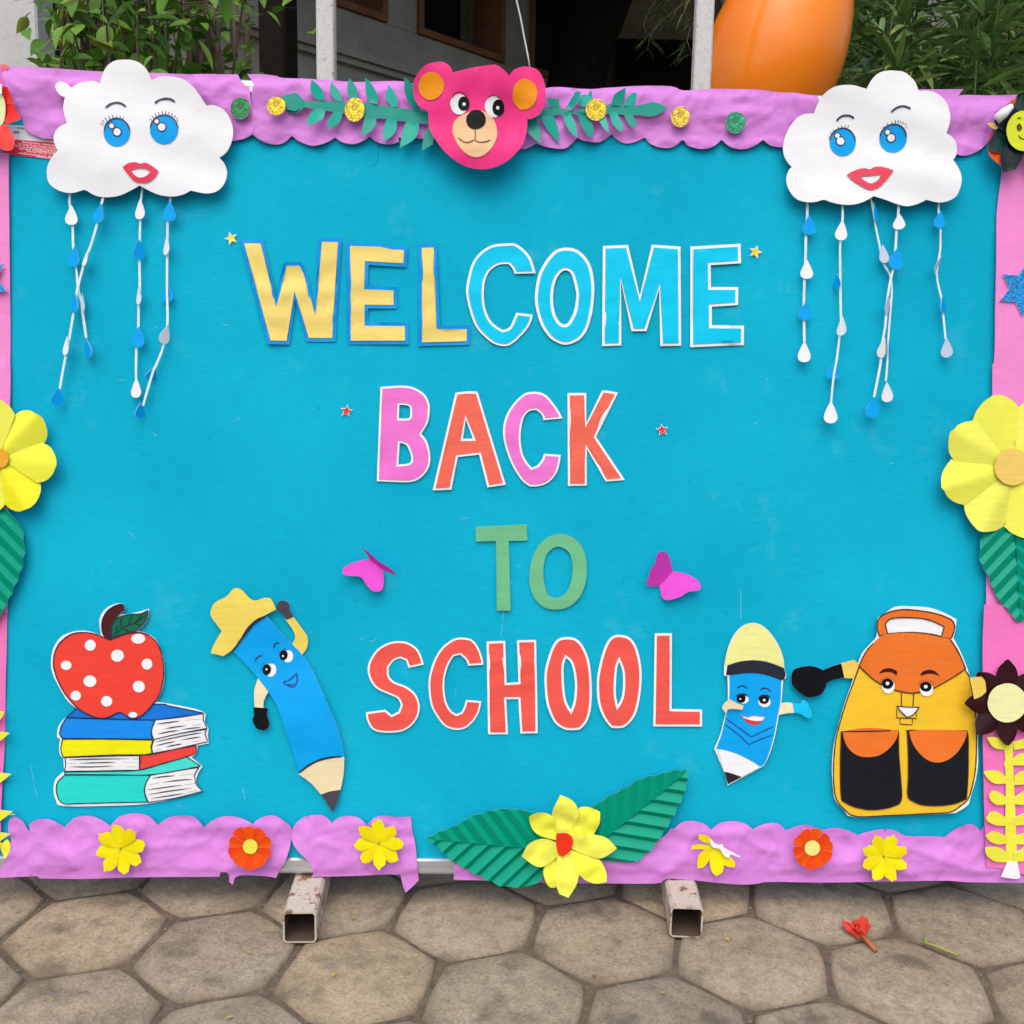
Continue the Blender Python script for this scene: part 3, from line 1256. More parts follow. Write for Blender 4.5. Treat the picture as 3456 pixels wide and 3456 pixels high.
# ------------------------------------------------------------------ balloon behind the board
def balloon_material():
    m, n, l, p = new_mat('orange_latex')
    t = tex_noise(n, l, 6, 2)
    l.new(ramp(n, l, t.outputs[0], [(0.3, rgb(255, 128, 3)), (0.7, rgb(255, 142, 6))]), p.inputs['Base Color'])
    p.inputs['Roughness'].default_value = 0.5
    p.inputs['Specular IOR Level'].default_value = 0.2
    p.inputs['Coat Weight'].default_value = 0.7
    p.inputs['Coat Roughness'].default_value = 0.16
    p.inputs['Subsurface Weight'].default_value = 0.1
    p.inputs['Subsurface Radius'].default_value = (0.05, 0.02, 0.005)
    return m


BY = 2.42
bc = at_depth(2606, 205, BY)
bt = at_depth(2800, -300, BY)
ax = (bt - bc)
Lb = ax.length
ax.normalize()
prof = []
for i in range(29):
    t = i / 28
    s = -0.66 + t * 1.70           # along the axis in units of Lb (tip at 1)
    prof.append(s)
Rb = 0.152
side = ax.cross(Vector((0, 1, 0))).normalized()
oth = ax.cross(side)
bvv, bff = [], []
S = 40
ss = [-0.72 + 1.72 * (0.5 - 0.5 * math.cos(math.pi * i / 30)) for i in range(31)]
for s in ss:
    if s < 0.05:
        r = Rb * math.sqrt(max(0, 1 - ((s - 0.05) / 0.77) ** 2))
    else:
        q = (s - 0.05) / 0.95
        r = Rb * (max(0.0, 1 - q ** 1.75)) ** 0.72
    r = max(r, 0.006 if s > 0.5 else 0.0005)
    for j in range(S):
        a = 2 * math.pi * j / S
        p = bc + ax * (s * Lb) + side * (r * math.cos(a)) + oth * (r * math.sin(a)) - bc
        bvv.append(tuple(p))
for i in range(30):
    for j in range(S):
        a, b = i * S + j, i * S + (j + 1) % S
        bff.append((a, b, b + S, a + S))
bal = props(empty('balloon', Matrix.Translation(bc)), 'big glossy orange balloon tied behind the top of the board', 'balloon')
bo = mesh_obj('skin', bvv, bff, balloon_material(), bal, smooth=True)
bm_fix(bo)
kv, kf = tapered([tuple(ax * Lb * 0.985), tuple(ax * Lb * 1.01), tuple(ax * Lb * 1.05)], [0.008, 0.007, 0.016], 12, 0.02)
mesh_obj('knot', kv, kf, balloon_material(), bal, smooth=True)

# thin white string from the bear up out of the picture
sv = [at_depth(x, y, 2.05) for x, y in ((1789, 236), (1782, 190), (1768, 120), (1757, 60), (1743, 0), (1730, -120), (1722, -300))]
v, f = tapered([tuple(p) for p in sv], [0.0016] * len(sv), 6, 0.0)
props(mesh_obj('string', v, f, plain('white_string', (0.7, 0.7, 0.7, 1), 0.6), None, smooth=True), 'thin white string rising from the ear of the pink bear', 'string')


# ================================================================== crop helpers (outlines read in enlarged crops of the photo)
c_tl, c_ld = crop(0, 180, 860, 1932), crop(140, 600, 640, 1150)
c_tr, c_rd = crop(2580, 200, 3456, 1932), crop(2600, 640, 3300, 1690)
c_wel, c_come = crop(720, 760, 1640, 1932), crop(1520, 760, 2620, 1932)
c_back, c_to, c_sch = crop(1120, 1260, 2320, 1932), crop(1120, 1720, 2420, 1932), crop(1200, 2100, 2420, 1932)
c_apple, c_pl, c_pr = crop(140, 2000, 740, 1525), crop(680, 1940, 1220, 1242), crop(2380, 2060, 2800, 1268)
c_bag, c_bl, c_bm = crop(2620, 2000, 3456, 1932), crop(0, 2680, 1440, 1932), crop(1380, 2560, 2420, 1932)
c_br, c_lf, c_rf = crop(2240, 2700, 3456, 1932), crop(0, 1280, 240, 539), crop(3100, 1280, 3456, 782)
c_le, c_re, c_ru = crop(0, 2200, 140, 356), crop(3200, 2180, 3456, 603), crop(3200, 300, 3456, 495)
c_bear, c_lv, c_rv = crop(1000, 0, 2400, 1932), crop(700, 220, 1500, 1932), crop(1780, 220, 2700, 1932)
c_rt, c_lt, c_lab = crop(3160, 280, 3456, 1906), crop(0, 200, 120, 644), crop(0, 400, 240, 1932)


def mid(pts):
    return (sum(p[0] for p in pts) / len(pts), sum(p[1] for p in pts) / len(pts))


# ================================================================== purple crepe border
def crepe_zf(seed, top):
    def f(u, v):
        d = (b_top - v) if top else (v - b_bot)           # distance from the board edge
        s = min(1.0, max(0.0, (d - 0.03) / 0.03))
        base = 0.0125 * (1 - s) + 0.006 * s
        w = noise.noise(Vector((u * 10, v * 26, seed)))
        w2 = noise.noise(Vector((u * 28 + 0.4 * w, v * 44, seed + 3)))
        rid = 1 - abs(noise.noise(Vector((u * 9 + v * 14, v * 20 - u * 5, seed + 7)))) * 2
        rid2 = 1 - abs(noise.noise(Vector((u * 16 - v * 18, v * 12 + u * 9, seed + 13)))) * 2.4
        z = base + 0.0045 * w + 0.0022 * w2 + 0.0038 * max(0, rid) ** 3 + 0.0028 * max(0, rid2) ** 3
        if d < 0.012:
            z -= (0.012 - max(d, -0.01)) * 0.45
        return max(0.0015 if d > 0.03 else 0.010, z)
    return f


def border(label, pts, seed, top):
    c = Cut('paper_border', label, 'paper border', mid(pts), 0.0, 'purple paper border strips', crepe_zf(seed, top))
    me = c.sheet('strip', smooth_poly(pts, 40), PURPLE, 0.0, 0.0058, 0.0004, PURPLE)
    return c


border('purple scalloped paper along the top left behind the left cloud',
       c_tl([(25, 110), (400, 130), (780, 155), (1140, 165)]) + c_lv([(-150, 92), (0, 90), (260, 95), (295, 160), (360, 215), (368, 295), (385, 420), (382, 578), (300, 615), (218, 632)])
       + c_tl([(1850, 660), (1780, 675), (1600, 660), (1200, 640), (800, 650), (420, 662), (330, 655), (250, 620), (200, 570)]) + c_lt([(440, 1170), (420, 1080), (300, 880), (250, 780), (170, 540), (130, 420)]), 1.3, True)
border('purple scalloped paper along the top middle behind the pink bear',
       c_lv([(335, 92), (440, 92), (570, 105), (620, 122), (850, 130), (1000, 140), (1200, 155), (1450, 148), (1600, 150), (1700, 170)])
       + c_rv([(0, 178), (130, 180), (230, 170), (400, 185), (540, 180), (760, 163), (1010, 165), (1100, 195), (1290, 183), (1500, 185), (1640, 190), (1750, 205), (1932, 222), (2040, 240), (2120, 420), (2000, 600), (1900, 595), (1800, 595), (1710, 580), (1660, 543), (1590, 590), (1500, 608), (1420, 590), (1367, 540), (1310, 590), (1230, 607), (1140, 585), (1098, 540), (1020, 592), (930, 590), (870, 565), (828, 520), (760, 550), (700, 560), (640, 540), (595, 498), (520, 550), (460, 562), (400, 550), (350, 525), (280, 595), (210, 605), (130, 595), (60, 570), (0, 600), (-100, 600)])
       + c_lv([(1640, 605), (1570, 640), (1510, 658), (1440, 658), (1370, 630), (1325, 592), (1260, 640), (1180, 660), (1100, 640), (1045, 600), (960, 655), (880, 672), (820, 660), (750, 630), (695, 590), (630, 640), (560, 658), (490, 648), (430, 620), (382, 582), (372, 400), (375, 260), (400, 190), (375, 150)]), 4.1, True)
border('purple crepe paper at the top right behind the right cloud',
       c_tr([(1000, 235), (1130, 240), (1320, 240), (1460, 238), (1405, 318), (1450, 282), (1650, 285), (1860, 280)])
       + c_rt([(1640, 420), (1500, 640), (1400, 800), (1250, 950), (1150, 1120), (1090, 1300), (1000, 1400), (880, 1500), (700, 1580), (550, 1605), (410, 1590)])
       + c_tr([(1300, 680), (1200, 600), (1050, 400)]), 7.7, True)
border('purple scalloped paper strip along the bottom left with one orange flower',
       c_bl([(75, 95), (110, 115), (130, 150), (143, 165), (140, 135), (170, 112), (220, 108), (260, 118), (300, 145), (340, 105), (390, 93), (440, 98), (510, 135), (550, 95), (620, 83), (680, 95), (720, 135), (770, 100), (830, 92), (890, 100), (932, 140), (980, 105), (1040, 92), (1100, 105), (1150, 130), (1180, 105), (1240, 92), (1300, 120), (1325, 150), (1320, 220), (1300, 290), (1270, 340), (1255, 370), (1200, 362), (1100, 358), (1068, 372), (1060, 402), (1045, 390), (1043, 360), (1032, 338), (1008, 340), (1000, 365), (600, 368), (400, 375), (190, 372), (180, 362), (12, 370), (15, 330), (50, 270), (60, 200), (45, 150), (50, 110)]), 11.2, False)
border('short torn purple strip at the bottom between bare frame pieces',
       c_bl([(1330, 150), (1350, 120), (1390, 95), (1440, 88), (1480, 98), (1505, 125), (1540, 100), (1590, 95), (1630, 105), (1665, 130), (1700, 100), (1750, 92), (1800, 100), (1862, 98), (1870, 170), (1885, 240), (1898, 380), (1870, 410), (1838, 437), (1825, 400), (1815, 355), (1740, 355), (1600, 362), (1420, 365), (1422, 330), (1400, 290), (1350, 240), (1325, 195)]), 15.8, False)
border('long purple strip along the bottom right under the backpack',
       c_bm([(285, 645), (283, 740), (310, 748), (600, 755), (900, 768), (1200, 770), (1450, 772), (1560, 768), (1600, 745), (1640, 738)])
       + c_br([(20, 410), (160, 420), (300, 435), (400, 442), (480, 440), (560, 428), (810, 432), (1000, 430), (1280, 425), (1500, 422), (1630, 430), (1890, 433), (2080, 430), (2080, 130), (1800, 125), (1740, 120), (1700, 135), (1690, 160), (1650, 125), (1600, 122), (1550, 150), (1500, 195), (1400, 187), (1290, 187), (1240, 160), (1170, 150), (1100, 160), (1030, 180), (970, 152), (900, 143), (830, 155), (780, 128), (720, 130), (650, 158), (610, 122), (550, 115), (500, 130), (470, 147), (430, 118), (370, 108), (300, 118), (250, 153), (210, 122), (150, 108), (90, 115), (45, 150)])
       + c_bm([(1660, 432), (1640, 425), (1560, 500), (1300, 600), (900, 650), (600, 650)]), 19.4, False)

# ================================================================== pink side strips
PINK = paper(250, 140, 205, 0.5, 0.06)
PINK2 = paper(250, 120, 190, 0.5, 0.06)
for nm, lab, pts, mt, h in (
        ('L', 'pink card strip at the upper left edge below the red flower', [(-120, 505), (31, 518), (33, 900), (33, 1240), (-120, 1240)], PINK, 0.004),
        ('L', 'pink card strip at the left edge behind the yellow flower', [(-120, 1225), (33, 1232), (33, 1380), (28, 1800), (24, 2070), (-120, 2070)], PINK, 0.006),
        ('L', 'pink card strip at the lower left edge under the yellow leaves', [(-120, 2055), (22, 2060), (20, 2200), (16, 2370), (12, 2555), (6, 2700), (4, 2860), (-120, 2860)], PINK2, 0.004),
        ('R', 'pink card strip at the upper right edge carrying the blue star', [(3386, 527), (3378, 610), (3368, 693), (3364, 765), (3360, 920), (3357, 1024), (3354, 1180), (3350, 1245), (3570, 1245), (3570, 520)], PINK, 0.006),
        ('R', 'pale pink card strip behind the big yellow flower at right', [(3350, 1228), (3350, 1280), (3349, 1353), (3340, 1700), (3330, 1963), (3328, 2050), (3389, 2054), (3570, 2060), (3570, 1228)], PINK, 0.009),
        ('R', 'pink card strip at the lower right edge behind the yellow vine', [(3322, 2040), (3318, 2160), (3317, 2260), (3317, 2480), (3320, 2600), (3325, 2774), (3327, 2859), (3329, 2929), (3387, 2933), (3455, 2950), (3570, 2955), (3570, 2040)], PINK2, 0.013)):
    c = Cut('pink_strip', lab, 'paper strip', mid(pts), h, 'pink strips on the side edges', warp(pts[1][1] * 0.01, 0.004, 5, 0.004, 8))
    c.sheet('strip', smooth_poly(pts, 20), mt, 0.002, 0.014, 0.0012, mt)

# ================================================================== maker's label at the top left
lb = Cut('maker_label', 'printed white and red label at the top left corner behind the left cloud', 'label', (120, 480), 0.0022)
lb.sheet('white_panel', c_lab([(60, 150), (1900, 295), (1900, 690), (60, 540)]), WHITE, 0.0)
lb.sheet('red_panel', c_lab([(60, 541), (1900, 691), (1850, 1140), (60, 962)]), paper(226, 52, 84), 0.0)


def text_line(parent_cut, body, pos, size_px, mat, ang=-0.10, dh=0.0006):
    cu = bpy.data.curves.new('lettering', 'FONT')
    cu.body = body
    cu.size = size_px * PX * 1.35
    cu.align_x = 'CENTER'
    cu.materials.append(mat)
    cu.offset = size_px * PX * 0.02
    tmp = bpy.data.objects.new('text', cu)
    o = bpy.data.objects.new('lettering', bpy.data.meshes.new_from_object(tmp))
    bpy.data.objects.remove(tmp)
    o['kind'] = 'stuff'
    link(o, parent_cut.root)
    (u, v), = parent_cut.uv([pos], dh)
    o.location = (u, v, dh)
    o.rotation_euler = (0, 0, ang)
    return o


WINK, KINK = plain('white_print', (0.8, 0.72, 0.74, 1), 0.5), plain('black_print', (0.02, 0.02, 0.02, 1), 0.5)
for i, s in enumerate(['Manufactured by : SHAJAN SALES E', ': 110, West Street, Cotanian Chambers, S', 'SD-21-25, Shree Sukhpara Commercial Com', 'Agra Road, Taship Bhiwandi, Dist. Thane', 'Customer Care No : 91-8275-2207', 'sales@sakarmatrude.com   Website : w', 'MADE IN INDIA']):
    x = [1120, 1060, 1050, 1110, 1220, 1080, 1230][i]
    text_line(lb, s, c_lab([(x, 715 + 62 * i)])[0], 6.4, WINK)
text_line(lb, '& Ma', c_lab([(560, 285)])[0], 7.5, KINK, -0.08)
text_line(lb, 'MRP', c_lab([(450, 400)])[0], 7.5, KINK, -0.08)

# ================================================================== letters
YEL = paper(247, 214, 118, 0.55, 0.05)
BLUEB = paper(0, 150, 226, 0.5)
CYAN = paper(0, 198, 234, 0.5, 0.04, spec=0.12)
PINKL = paper(240, 120, 208, 0.55)
CORAL = paper(243, 108, 86, 0.6)
REDL = paper(244, 90, 78, 0.6)
GREENL = paper(112, 190, 138, 0.7)


def letter(ch, label, face_mat, back_mat, outer=None, holes=(), face=None, face_holes=(), border=9, corner=40, seed=0.0, fold=0.0):
    if outer is None:
        outer = offset(face, border)
    else:
        outer = smooth_poly(outer, corner)
        holes = [smooth_poly(h, 60) for h in holes]
        face = offset(outer, -border)
        face_holes = [offset(h, border) for h in holes]
    zf0 = warp(seed, 0.0024, 9, fold or 0.0018, 30)
    zf = lambda u, v: 0.0030 + max(-0.0024, zf0(u, v))
    c = Cut('letter', label, 'letter', mid(outer), 0.001, 'letters of the welcome greeting', zf)
    if back_mat is None:
        c.sheet('face', [outer] + list(holes), face_mat, 0.001, 0.009)
        return c
    c.sheet('backing', [outer] + list(holes), back_mat, 0.0, 0.009, 0.0005)
    c.sheet('face', [face] + list(face_holes), face_mat, 0.0011, 0.007, 0.0005)
    return c


letter('W', 'yellow letter W on blue paper starting the top line', YEL, BLUEB, face=c_wel([(222, 132), (336, 132), (352, 190), (450, 585), (522, 292), (612, 290), (640, 345), (725, 640), (773, 122), (885, 124), (843, 800), (678, 800), (580, 470), (522, 822), (410, 820)]), border=12.5, seed=1.1, fold=0.0065)
letter('E', 'yellow letter E on blue paper in the top line', YEL, BLUEB, face=c_wel([(970, 150), (1180, 156), (1270, 176), (1352, 180), (1347, 273), (1076, 258), (1070, 458), (1278, 465), (1278, 566), (1072, 566), (1072, 714), (1358, 716), (1360, 820), (975, 820)]), border=12.5, seed=2.3, fold=0.0055)
letter('L', 'yellow letter L on blue paper in the top line', YEL, BLUEB, face=c_wel([(1478, 162), (1562, 160), (1582, 738), (1797, 738), (1795, 822), (1480, 832)]), border=12.5, seed=3.7, fold=0.0055)
letter('C', 'bright cyan letter C with white border in the top line', CYAN, WHITE, outer=c_come([(93, 400), (105, 310), (130, 225), (180, 160), (250, 118), (335, 110), (385, 112), (440, 150), (475, 195), (490, 235), (505, 288), (380, 290), (370, 262), (345, 232), (290, 235), (240, 265), (212, 310), (200, 370), (200, 450), (215, 520), (250, 580), (310, 622), (345, 610), (365, 580), (390, 520), (488, 532), (480, 570), (455, 615), (415, 660), (370, 700), (325, 718), (260, 705), (200, 660), (150, 600), (115, 510)]), border=8, seed=4.2)
letter('O', 'bright cyan letter O with white border in the top line', CYAN, WHITE, outer=c_come([(500, 420), (520, 300), (560, 220), (610, 160), (660, 137), (720, 138), (770, 160), (815, 210), (840, 270), (852, 360), (848, 460), (835, 540), (810, 620), (770, 675), (720, 702), (680, 710), (640, 700), (590, 670), (540, 600), (510, 510)]), holes=[c_come([(640, 300), (670, 272), (700, 275), (720, 300), (738, 370), (745, 420), (735, 500), (715, 550), (690, 585), (660, 585), (630, 550), (612, 490), (608, 420), (618, 350)])], border=10, seed=5.5)
letter('M', 'bright cyan letter M with white border in the top line', CYAN, WHITE, outer=c_come([(903, 125), (1052, 120), (1122, 420), (1192, 118), (1362, 130), (1367, 716), (1242, 718), (1236, 380), (1160, 630), (1072, 630), (1010, 340), (1013, 714), (898, 718)]), border=9, corner=10, seed=6.1)
letter('E', 'bright cyan letter E with white border ending the top line', CYAN, WHITE, outer=c_come([(1420, 130), (1718, 112), (1720, 228), (1540, 240), (1543, 368), (1705, 368), (1703, 475), (1548, 485), (1548, 595), (1738, 597), (1738, 712), (1420, 725)]), border=9.5, corner=10, seed=7.9)
letter('B', 'pink letter B with white border starting the second line', PINKL, WHITE, outer=c_back([(265, 75), (370, 68), (440, 75), (500, 110), (525, 150), (533, 190), (525, 260), (505, 300), (487, 330), (515, 365), (532, 420), (535, 480), (518, 530), (480, 570), (440, 588), (385, 592), (245, 586)]), holes=[c_back([(368, 172), (410, 175), (425, 190), (425, 235), (408, 246), (365, 245)]), c_back([(370, 378), (405, 390), (425, 430), (432, 470), (415, 490), (362, 495)])], border=7, seed=8.3)
letter('A', 'coral letter A with white border in the second line', CORAL, WHITE, outer=c_back([(672, 105), (740, 98), (792, 100), (945, 605), (845, 620), (800, 442), (685, 455), (650, 632), (548, 636)]), holes=[c_back([(728, 250), (766, 355), (713, 356)])], border=7.5, corner=10, seed=9.9)
letter('C', 'pink letter C with white border in the second line', PINKL, WHITE, outer=c_back([(930, 300), (945, 235), (975, 180), (1020, 130), (1060, 105), (1120, 102), (1165, 120), (1205, 165), (1235, 210), (1252, 245), (1150, 255), (1140, 225), (1110, 200), (1075, 205), (1045, 235), (1030, 290), (1025, 360), (1035, 430), (1055, 475), (1085, 512), (1115, 500), (1140, 470), (1153, 437), (1243, 443), (1235, 500), (1215, 550), (1180, 590), (1130, 612), (1075, 615), (1030, 580), (985, 510), (955, 440), (935, 370)]), border=7, seed=10.4)
letter('K', 'coral letter K with white border ending the second line', CORAL, WHITE, outer=c_back([(1280, 108), (1382, 107), (1382, 270), (1468, 93), (1500, 95), (1555, 105), (1435, 345), (1592, 580), (1487, 588), (1385, 410), (1385, 610), (1282, 612)]), border=7.5, corner=10, seed=11.6)
letter('T', 'plain green letter T of the third line', GREENL, None, outer=c_to([(722, 85), (978, 73), (980, 155), (887, 157), (897, 505), (827, 506), (822, 157), (722, 160)]), corner=10, seed=12.2)
letter('O', 'plain green letter O of the third line', GREENL, None, outer=c_to([(990, 330), (1000, 260), (1030, 190), (1080, 140), (1140, 122), (1190, 130), (1240, 165), (1268, 220), (1278, 290), (1270, 370), (1240, 440), (1190, 485), (1130, 500), (1070, 492), (1020, 450), (995, 390)]), holes=[c_to([(1060, 300), (1075, 230), (1110, 192), (1150, 188), (1190, 215), (1206, 270), (1203, 340), (1185, 400), (1150, 435), (1110, 440), (1080, 420), (1065, 370)])], seed=13.3)
letter('S', 'red letter S with white border starting the bottom line', REDL, WHITE, outer=c_sch([(75, 205), (110, 150), (160, 115), (215, 100), (275, 105), (325, 135), (350, 175), (365, 225), (285, 243), (270, 205), (240, 192), (205, 205), (178, 240), (180, 285), (210, 318), (270, 340), (320, 380), (343, 440), (335, 500), (300, 550), (250, 580), (180, 588), (110, 580), (75, 550), (58, 500), (60, 478), (160, 465), (195, 493), (230, 475), (243, 440), (225, 405), (170, 380), (110, 350), (75, 300), (65, 250)]), border=6.5, seed=14.8)
letter('C', 'red letter C with white border in the bottom line', REDL, WHITE, outer=c_sch([(390, 330), (400, 260), (425, 190), (465, 130), (520, 90), (565, 80), (620, 90), (655, 130), (678, 190), (683, 225), (602, 230), (590, 200), (560, 172), (525, 180), (500, 220), (480, 280), (475, 350), (485, 420), (510, 470), (540, 490), (565, 480), (580, 450), (590, 413), (672, 420), (660, 480), (625, 535), (580, 568), (525, 573), (470, 550), (420, 480), (398, 420)]), border=6.5, seed=15.1)
letter('H', 'red letter H with white border in the bottom line', REDL, WHITE, outer=c_sch([(700, 102), (800, 98), (807, 322), (870, 318), (862, 95), (965, 93), (970, 350), (973, 590), (880, 593), (870, 410), (805, 410), (815, 598), (708, 598)]), border=7.5, corner=10, seed=16.7, fold=0.004)
letter('O', 'red letter O with white border beside the H in the bottom line', REDL, WHITE, outer=c_sch([(1010, 270), (1025, 200), (1050, 130), (1080, 90), (1120, 78), (1175, 85), (1215, 125), (1245, 195), (1258, 280), (1262, 380), (1255, 470), (1235, 530), (1200, 570), (1160, 575), (1110, 568), (1060, 530), (1025, 450), (1012, 370)]), holes=[c_sch([(1125, 190), (1150, 215), (1165, 270), (1172, 340), (1165, 420), (1150, 465), (1130, 430), (1118, 380), (1112, 300), (1112, 230)])], border=8, seed=17.9)
letter('O', 'red letter O with white border beside the last L in the bottom line', REDL, WHITE, outer=c_sch([(1288, 330), (1295, 260), (1320, 160), (1350, 95), (1385, 68), (1430, 68), (1470, 85), (1500, 130), (1520, 200), (1528, 280), (1522, 380), (1500, 480), (1465, 535), (1425, 562), (1365, 562), (1325, 510), (1295, 430)]), holes=[c_sch([(1408, 210), (1425, 260), (1428, 330), (1420, 400), (1400, 440), (1390, 380), (1392, 300), (1398, 240)])], border=8, seed=18.6)
letter('L', 'red letter L with white border ending the bottom line', REDL, WHITE, outer=c_sch([(1597, 58), (1688, 57), (1688, 462), (1850, 465), (1850, 555), (1590, 555)]), border=7.5, corner=10, seed=19.2)


# ================================================================== stars
def star(c, r, n=5, rot=-math.pi / 2, inner=0.45, wob=0.06):
    out = []
    for i in range(2 * n):
        a = rot + math.pi * i / n
        k = (r if i % 2 == 0 else r * inner) * (1 + wob * (random.random() - .5))
        out.append((c[0] + k * math.cos(a), c[1] + k * math.sin(a)))
    return out


def foil(r, g, b):
    m, n, l, p = new_mat('foil')
    t = tex_noise(n, l, 90, 3)
    l.new(ramp(n, l, t.outputs[0], [(0.35, rgb(r, g, b, 0.75)), (0.65, rgb(r, g, b))]), p.inputs['Base Color'])
    p.inputs['Metallic'].default_value = 0.35
    p.inputs['Roughness'].default_value = 0.3
    bump(n, l, p, t.outputs[0], 0.6, 0.002)
    return m


GOLD, REDFOIL = foil(250, 215, 30), foil(225, 30, 40)
for lab, cc, r, m, rot in (('small gold foil star before the yellow W', c_wel([(128, 95)])[0], 22, GOLD, -1.9), ('small gold foil star after the cyan E', c_come([(1808, 160)])[0], 22.5, GOLD, -1.25),
                           ('small red foil star before the pink B', c_back([(80, 205)])[0], 21, REDFOIL, -1.4), ('small red foil star after the coral K', c_back([(1795, 308)])[0], 21, REDFOIL, -1.7)):
    c = Cut('star_sticker', lab, 'star', cc, 0.002, 'small foil stars', lambda u, v: 0.0008 + 0.0008 * noise.noise(Vector((u * 60, v * 60, 3))))
    bk = star(cc, r * 1.06, 5, rot)
    c.sheet('backing', bk, WHITE, 0, 0.004, 0.0003)
    c.sheet('foil', offset(bk, -1.8), m, 0.0006, 0.003, 0.0003)

# glitter stars on the side strips
for lab, cc, r, rot in (('blue glitter star on the pink strip at right', c_ru([(500, 1310)])[0], 92, 0.62), ('blue glitter star peeking in at the left edge', (-62, 945), 92, 0.0 + 0.42)):
    c = Cut('glitter_star', lab, 'star', cc, 0.0125, 'blue glitter stars')
    c.sheet('foam', star(cc, r, 6, rot, 0.56, 0.03), glitter(20, 150, 225), 0.002, 0.01, 0.0022, paper(230, 235, 240))

# glitter dots on the top border
for lab, cc, rx, ry, col in (('dark green glitter dot beside the left cloud', c_lv([(268, 352)])[0], 33, 37, (10, 122, 62)), ('yellow glitter dot at the tip of the left garland', c_lv([(560, 332)])[0], 31.5, 31.5, (235, 200, 20)),
                             ('large yellow glitter dot in the middle of the left garland', c_lv([(1200, 362)])[0], 33, 40.5, (235, 200, 20)), ('yellow glitter dot on the right garland', c_rv([(486, 316)])[0], 35, 36.5, (232, 196, 20)),
                             ('yellow glitter dot past the right garland tip', c_rv([(1083, 365)])[0], 31.5, 35, (230, 195, 60)), ('teal green glitter dot beside the right cloud', c_rv([(1475, 406)])[0], 33, 37, (20, 150, 105))):
    on_leaf = 'garland' in lab and 'past' not in lab
    c = Cut('glitter_dot', lab, 'glitter dot', cc, 0.026 if on_leaf else 0.0205, 'glitter dots on the top border')
    c.sheet('foam', ell(cc[0], cc[1], rx, ry, 0.1, 36, 0.015), glitter(*col), 0.0, 0.008, 0.0022, paper(210, 205, 190))


# ================================================================== clouds
SKYB = paper(0, 160, 234, 0.45, 0.05, spec=0.12)
LIPS = paper(232, 60, 90, 0.45)
INKB = plain('blue_black_ink', (0.02, 0.018, 0.07, 1), 0.5)


def cloud(label, conv, outline, eyes, brows, lashes, lip, lip_hole, seed, lipcol):
    pts = smooth_poly(conv(outline), 38)
    ctr = mid(pts)
    cu, cv = on_board(*ctr)
    zf0 = warp(seed, 0.004, 5.5)
    def zf(u, v):
        # soft horizontal folds of the sheet
        return 0.009 + zf0(u, v) + 0.008 * noise.noise(Vector((u * 2.5 + seed, (v + 0.25 * u) * 15, seed)))
    c = Cut('cloud_cutout', label, 'paper cloud', ctr, 0.017, 'paper clouds in the top corners', zf)
    body = c.sheet('cloud', pts, WHITE, 0.0, 0.011, 0.0005)
    ss = (conv([(1, 0)])[0][0] - conv([(0, 0)])[0][0])
    for (ex, ey, rx, ry, whites) in eyes:
        p, = conv([(ex, ey)])
        e = c.sheet('eye', ell(p[0], p[1], rx * ss, ry * ss, 0.1, 30, 0.02), SKYB, 0.0012, 0.008, 0.0003)
        for (wx, wy, wr) in whites:
            q, = conv([(wx, wy)])
            k = c.sheet('pupil_ring', ell(q[0], q[1], (wr + 9) * ss, (wr + 9) * ss, 0, 20, 0.05), INKB, 0.0020, 0.006, 0.0002, parent=e)
            c.sheet('highlight', ell(q[0], q[1], wr * ss, wr * ss, 0, 20, 0.05), WHITE, 0.0027, 0.006, 0.0002, parent=e)
        arc = [(ex + rx * 0.97 * math.cos(t), ey + ry * 0.97 * math.sin(t)) for t in np.linspace(math.pi * 1.04, math.pi * 1.98, 9)]
        c.ink('eye_outline', [conv(arc)], 4.5, INKB, 0.0022, parent=e)
    for b in brows:
        c.ink('eyebrow', [conv(b)], 6.4, INKB, 0.0014, taper=0.6)
    c.ink('eyelashes', [conv(x) for x in lashes], 2.9, INKB, 0.0024, taper=0.8)
    lp = smooth_poly(conv(lip), 50)
    lh = smooth_poly(conv(lip_hole), 50)
    c.sheet('lips', [lp, lh], lipcol, 0.0022, 0.008, 0.0004)
    return c


